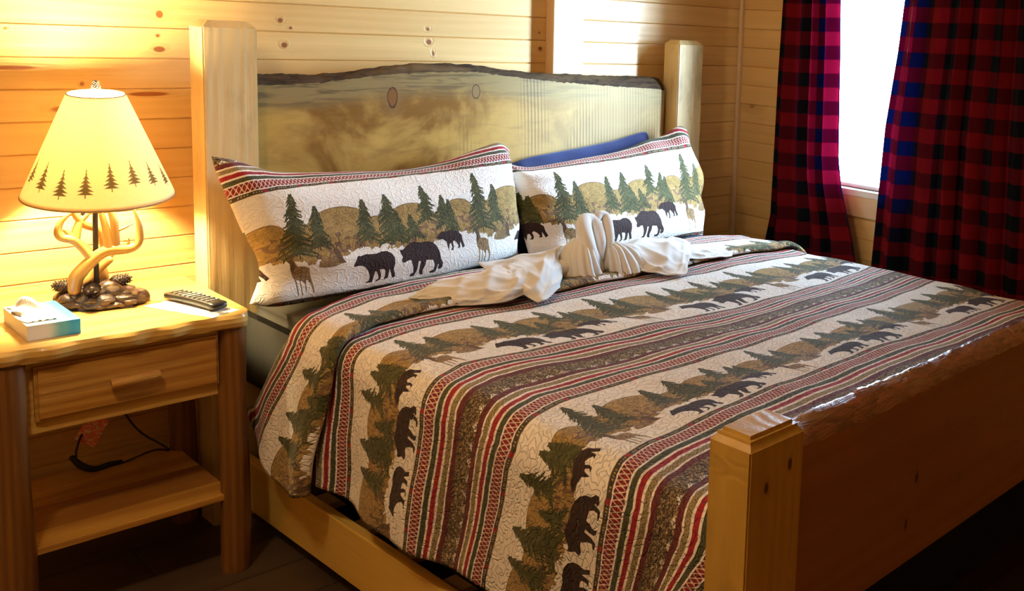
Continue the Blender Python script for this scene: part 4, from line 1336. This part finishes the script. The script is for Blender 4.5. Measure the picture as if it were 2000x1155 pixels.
# harp, socket, bulb, shade, finial share a slight tilt
TILT = empty('shade_support'); TILT.parent = lamp
ax = Vector((.968, -.25, 0))
sh_c = Vector((LX + .008, LY, 1.135)) - Vector((LX, LY, ZN))
TILT.matrix_local = Matrix.Translation(sh_c) @ Matrix.Rotation(R(6), 4, ax)

def shade_mat():
    m = NT('parchment_shade')
    co = m.coord('Object')
    s = m.n('ShaderNodeSeparateXYZ'); m.l(co, s.inputs[0])
    ang = m.math('ARCTAN2', s.outputs[1], s.outputs[0])
    n = m.noise(co, 60, 5, .65)
    base = m.mix(n, (.78, .64, .40), (.88, .75, .50))
    # printed firs: a row of stepped triangles around the cone
    a = m.math('DIVIDE', m.math('MULTIPLY', ang, 17.0 / (2 * math.pi)), 1.0)
    idx = m.math('FLOOR', a); fx = m.math('SUBTRACT', m.math('FRACT', a), .5)
    wn = m.n('ShaderNodeTexWhiteNoise', noise_dimensions='1D'); m.l(idx, wn.inputs['W'])
    zb = m.math('ADD', -.088, m.math('MULTIPLY', m.math('SINE', m.math('MULTIPLY', idx, 1.15)), .012))
    hgt = m.math('ADD', .052, m.math('MULTIPLY', wn.outputs['Value'], .012))
    t = m.math('DIVIDE', m.math('SUBTRACT', s.outputs[2], zb), hgt)          # 0 bottom .. 1 top
    saw = m.math('FRACT', m.math('MULTIPLY', t, 6.0))
    wid = m.math('MULTIPLY', m.math('SUBTRACT', 1.0, t), m.math('MULTIPLY_ADD', m.math('SUBTRACT', 1.0, saw), .30, .10))
    wid = m.math('ADD', wid, m.math('MULTIPLY', m.math('SUBTRACT', n, .5), .12))
    ins = m.math('MULTIPLY', m.math('LESS_THAN', m.math('ABSOLUTE', fx), wid), m.math('MULTIPLY', m.math('GREATER_THAN', t, 0.04), m.math('LESS_THAN', t, 1.0)))
    trunk = m.math('MULTIPLY', m.math('LESS_THAN', m.math('ABSOLUTE', fx), .022), m.math('MULTIPLY', m.math('GREATER_THAN', t, -.1), m.math('LESS_THAN', t, 1.05)))
    mask = m.math('MAXIMUM', ins, trunk)
    col = m.mix(m.math('MULTIPLY', mask, .9), base, (.09, .06, .015))
    m.fin(col, .7, .2)
    t_ = m.n('ShaderNodeBsdfTranslucent'); m.l(col, t_.inputs[0])
    mx = m.n('ShaderNodeMixShader'); mx.inputs[0].default_value = .50
    m.l(m.b.outputs[0], mx.inputs[1]); m.l(t_.outputs[0], mx.inputs[2]); m.l(mx.outputs[0], m.out.inputs[0])
    return m.m
M_shade = shade_mat()
prof = [(.165 + (.0615 - .165) * t, -.132 + .264 * t) for t in np.linspace(0, 1, 30)]
shd = lathe('lamp_shade', prof, M_shade, TILT, n=96, thick=.0012)
M_rimt = plain('shade_trim', (.35, .20, .07), .7)
def ring(name, r, z, rr, mat, parent):
    P = np.zeros((64, 10, 3))
    for i in range(64):
        a = i / 64 * 2 * math.pi
        for j in range(10):
            b_ = j / 10 * 2 * math.pi
            P[i, j] = ((r + rr * math.cos(b_)) * math.cos(a), (r + rr * math.cos(b_)) * math.sin(a), z + rr * math.sin(b_))
    return grid_mesh(name, P, mat, parent, close_u=True, close_v=True)
ring('shade_trim', .165, -.132, .0022, M_rimt, TILT)
ring('shade_trim', .0615, .132, .0018, M_rimt, TILT)
# harp
hp = []
for s in (-1, 1):
    hp.append(([(0, 0, -.105), (s * .030, 0, -.085), (s * .042, 0, .0), (s * .026, 0, .10), (0, 0, .128)], [.0016] * 5))
multi_tube('harp', hp, M_blackm, TILT, n=24, m=8)
multi_tube('spider', [([(0, 0, .128), (.0605 * math.cos(a), .0605 * math.sin(a), .132)], [.0014, .0014]) for a in (0, 2.09, 4.19)], M_blackm, TILT, n=6, m=8)
lathe('socket', [(.001, -.110), (.013, -.108), (.015, -.07), (.015, -.055), (.001, -.055)], M_blackm, TILT, n=20)
fn = link('finial', cone_mesh(.034, .0115, 70), M_finial, TILT); fn.location = (0, 0, .132)
M_bulb = NT('bulb_glow'); _e = M_bulb.n('ShaderNodeEmission'); _e.inputs[0].default_value = (1, .72, .36, 1); _e.inputs[1].default_value = 30.0
M_bulb.l(_e.outputs[0], M_bulb.out.inputs[0])
lathe('bulb', [(.001, .045), (.016, .040), (.026, .022), (.029, .005), (.024, -.015), (.014, -.035), (.012, -.055)], M_bulb.m, TILT, n=28)
_lw = lamp.matrix_world
bl = add_light('lamp_bulb', 'POINT', (0, 0, 0), 130.0, (1.0, .82, .46), shadow_soft_size=.055)
bl.parent = TILT
bl.location = (0, 0, .075)

# tissue box ---------------------------------------------------------------
tb = empty('tissue_box', (-.471, -.443, ZN), R(0)); tag(tb, 'flat blue and white tissue box at the left end of the nightstand', 'tissue box')
def tb_mat():
    m = NT('tissue_carton')
    co = m.coord('Object')
    s = m.n('ShaderNodeSeparateXYZ'); m.l(co, s.inputs[0])
    n = m.noise(co, 14, 3, .5)
    t = m.smooth(m.math('ADD', s.outputs[0], m.math('MULTIPLY', n, .03)), .055, .085)
    c = m.mix(t, (.76, .78, .76), (.015, .30, .70))  # white: printed cloud, plus lamp overexposure put into the colour
    g = m.math('MULTIPLY', m.smooth(s.outputs[0], .03, .06), m.math('SUBTRACT', 1.0, m.smooth(s.outputs[0], .07, .09)))
    c = m.mix(m.math('MULTIPLY', g, .45), c, (.20, .55, .42))
    return m.fin(c, .4, .5)
M_carton = tb_mat()
box('carton', (0, 0, 0), (.104, .205, .036), M_carton, tb, .0012)
M_tiss = cloth('tissue_paper', (.86, .86, .84), sc=200, amp=.0005, sheen=0)
P = np.zeros((26, 26, 3)); rg = np.random.RandomState(2)
for i in range(26):
    for j in range(26):
        a = i / 25 * 2 - 1; b_ = j / 25 * 2 - 1
        r2 = max(0, 1 - (a * a * .9 + b_ * b_ * .9))
        P[i, j] = (.036 + a * .032 * (1 + .15 * math.sin(b_ * 7)), .110 + b_ * .085, .0365 + (.030 + .016 * b_) * r2 ** .7 * (.6 + .4 * math.sin(a * 5 + b_ * 3 + 1)) + .004 * math.sin(a * 13 + b_ * 9))
P[..., 2] = np.maximum(P[..., 2], .0380)
grid_mesh('tissue', P, M_tiss, tb, thick=.0008)

# leaflet and remote control ------------------------------------------------
def quad_plate(name, c4, z0, z1, mat, parent=None):
    V = [(x, y, z0) for x, y in c4] + [(x, y, z1) for x, y in c4]
    return mesh(name, V, [(3, 2, 1, 0), (4, 5, 6, 7), (0, 1, 5, 4), (1, 2, 6, 5), (2, 3, 7, 6), (3, 0, 4, 7)], mat, parent)
def card_mat():
    m = NT('printed_leaflet')
    co = m.coord('Object')
    n = m.noise(m.mapping(co, scale=(1, 1.8, 1)), 34, 2, .5)
    n2 = m.noise(m.mapping(co, loc=(3, 1, 0)), 90, 2, .5)
    c = m.mix(m.smooth(n, .60, .64), (.85, .80, .70), (.16, .14, .12))
    c = m.mix(m.smooth(n2, .66, .70), c, (.45, .10, .08))
    return m.fin(c, .35, .5)
lf = quad_plate('leaflet', [(-.190, -.283), (-.101, -.502), (-.022, -.466), (-.106, -.262)], ZN, ZN + .0006, card_mat()); tag(lf, 'small printed white leaflet lying under the remote control', 'leaflet')
rc = empty('remote_control', (-.0875, -.350, ZN + .0008), math.atan2(-.200, .052) - math.pi / 2 + math.pi)
tag(rc, 'black television remote control lying on the leaflet', 'remote control')
# body along local y, .20 long
ny_ = 24; prof = []
P = np.zeros((ny_, 16, 3))
for i in range(ny_):
    t = i / (ny_ - 1) * 2 - 1
    w = .0235 * (1 - .10 * math.cos(t * math.pi / 1.0) * .0 - .0) * (1 - max(0, abs(t) - .93) * 4) * (.94 + .06 * t * t)
    zc = .012 + .003 * (1 - t * t)
    h = .0095 * (1 - max(0, abs(t) - .93) * 5)
    for j in range(16):
        a = j / 16 * 2 * math.pi
        ca, sa = math.cos(a), math.sin(a)
        P[i, j] = (w * math.copysign(abs(ca) ** .45, ca), t * .104, max(0, zc + h * math.copysign(abs(sa) ** .55, sa)))
V = P.reshape(-1, 3).tolist(); F = grid_faces(ny_, 16, False, True)
F += [tuple(range(16)), tuple(reversed(range((ny_ - 1) * 16, ny_ * 16)))]
mesh('casing', V, F, M_black, rc, True)
M_btn = plain('remote_buttons', (.16, .15, .14), .5)
M_btn2 = plain('remote_face', (.05, .045, .04), .3)
bm = bmesh.new()
for r_ in range(9):
    for c_ in range(3):
        y = .078 - r_ * .0185; x = (c_ - 1) * .0135
        t = y / .104
        z = .012 + .003 * (1 - t * t) + .0088
        w_, h_ = (.0045, .0030) if r_ not in (3, 4) else (.0055, .0055)
        bm_box(bm, (x - w_, y - h_, z - .001), (x + w_, y + h_, z + .0022))
me = bpy.data.meshes.new('buttons'); bm.to_mesh(me); bm.free()
link('buttons', me, M_btn, rc)

# lamp cord with its tag, hanging behind the nightstand ------------------------
cd = empty('lamp_cord', (0, 0, 0)); cd.parent = lamp; cd.location = (-LX, -LY, -ZN)
tube('cord', [(-.262, -.12, .7185), (-.235, -.06, .7195), (-.20, -.008, .719), (-.185, -.0065, .66), (-.182, -.0075, .45), (-.176, -.03, .37), (-.140, -.055, .29), (-.078, -.09, .228), (-.120, -.10, .240), (-.20, -.10, .226), (-.262, -.10, .232), (-.300, -.095, .265), (-.290, -.08, .31),
              (-.252, -.05, .37), (-.235, -.012, .50), (-.25, -.006, .62)], .0028, M_black, cd, n=160, m=8)
tube('cord_bundle', [(-.312, -.10, .275), (-.290, -.105, .246), (-.262, -.105, .230), (-.225, -.10, .231), (-.200, -.10, .232)], [.007, .009, .008, .008, .005], M_black, cd, n=40, m=12, lump=.12)
M_tag = NT('orange_tag')
_n = M_tag.noise(M_tag.mapping(M_tag.coord('Object'), scale=(1, 1, 3)), 60, 2, .5)
M_tag.fin(M_tag.mix(M_tag.smooth(_n, .5, .56), (.75, .17, .05), (.80, .55, .42)), .5)
tg = quad_plate('warning_tag', [(-.026, -.0004), (.026, -.0004), (.026, .0004), (-.026, .0004)], -.045, .045, M_tag.m, cd)
tg.location = (-.262, -.088, .335); tg.rotation_euler = (R(8), R(28), R(-30))
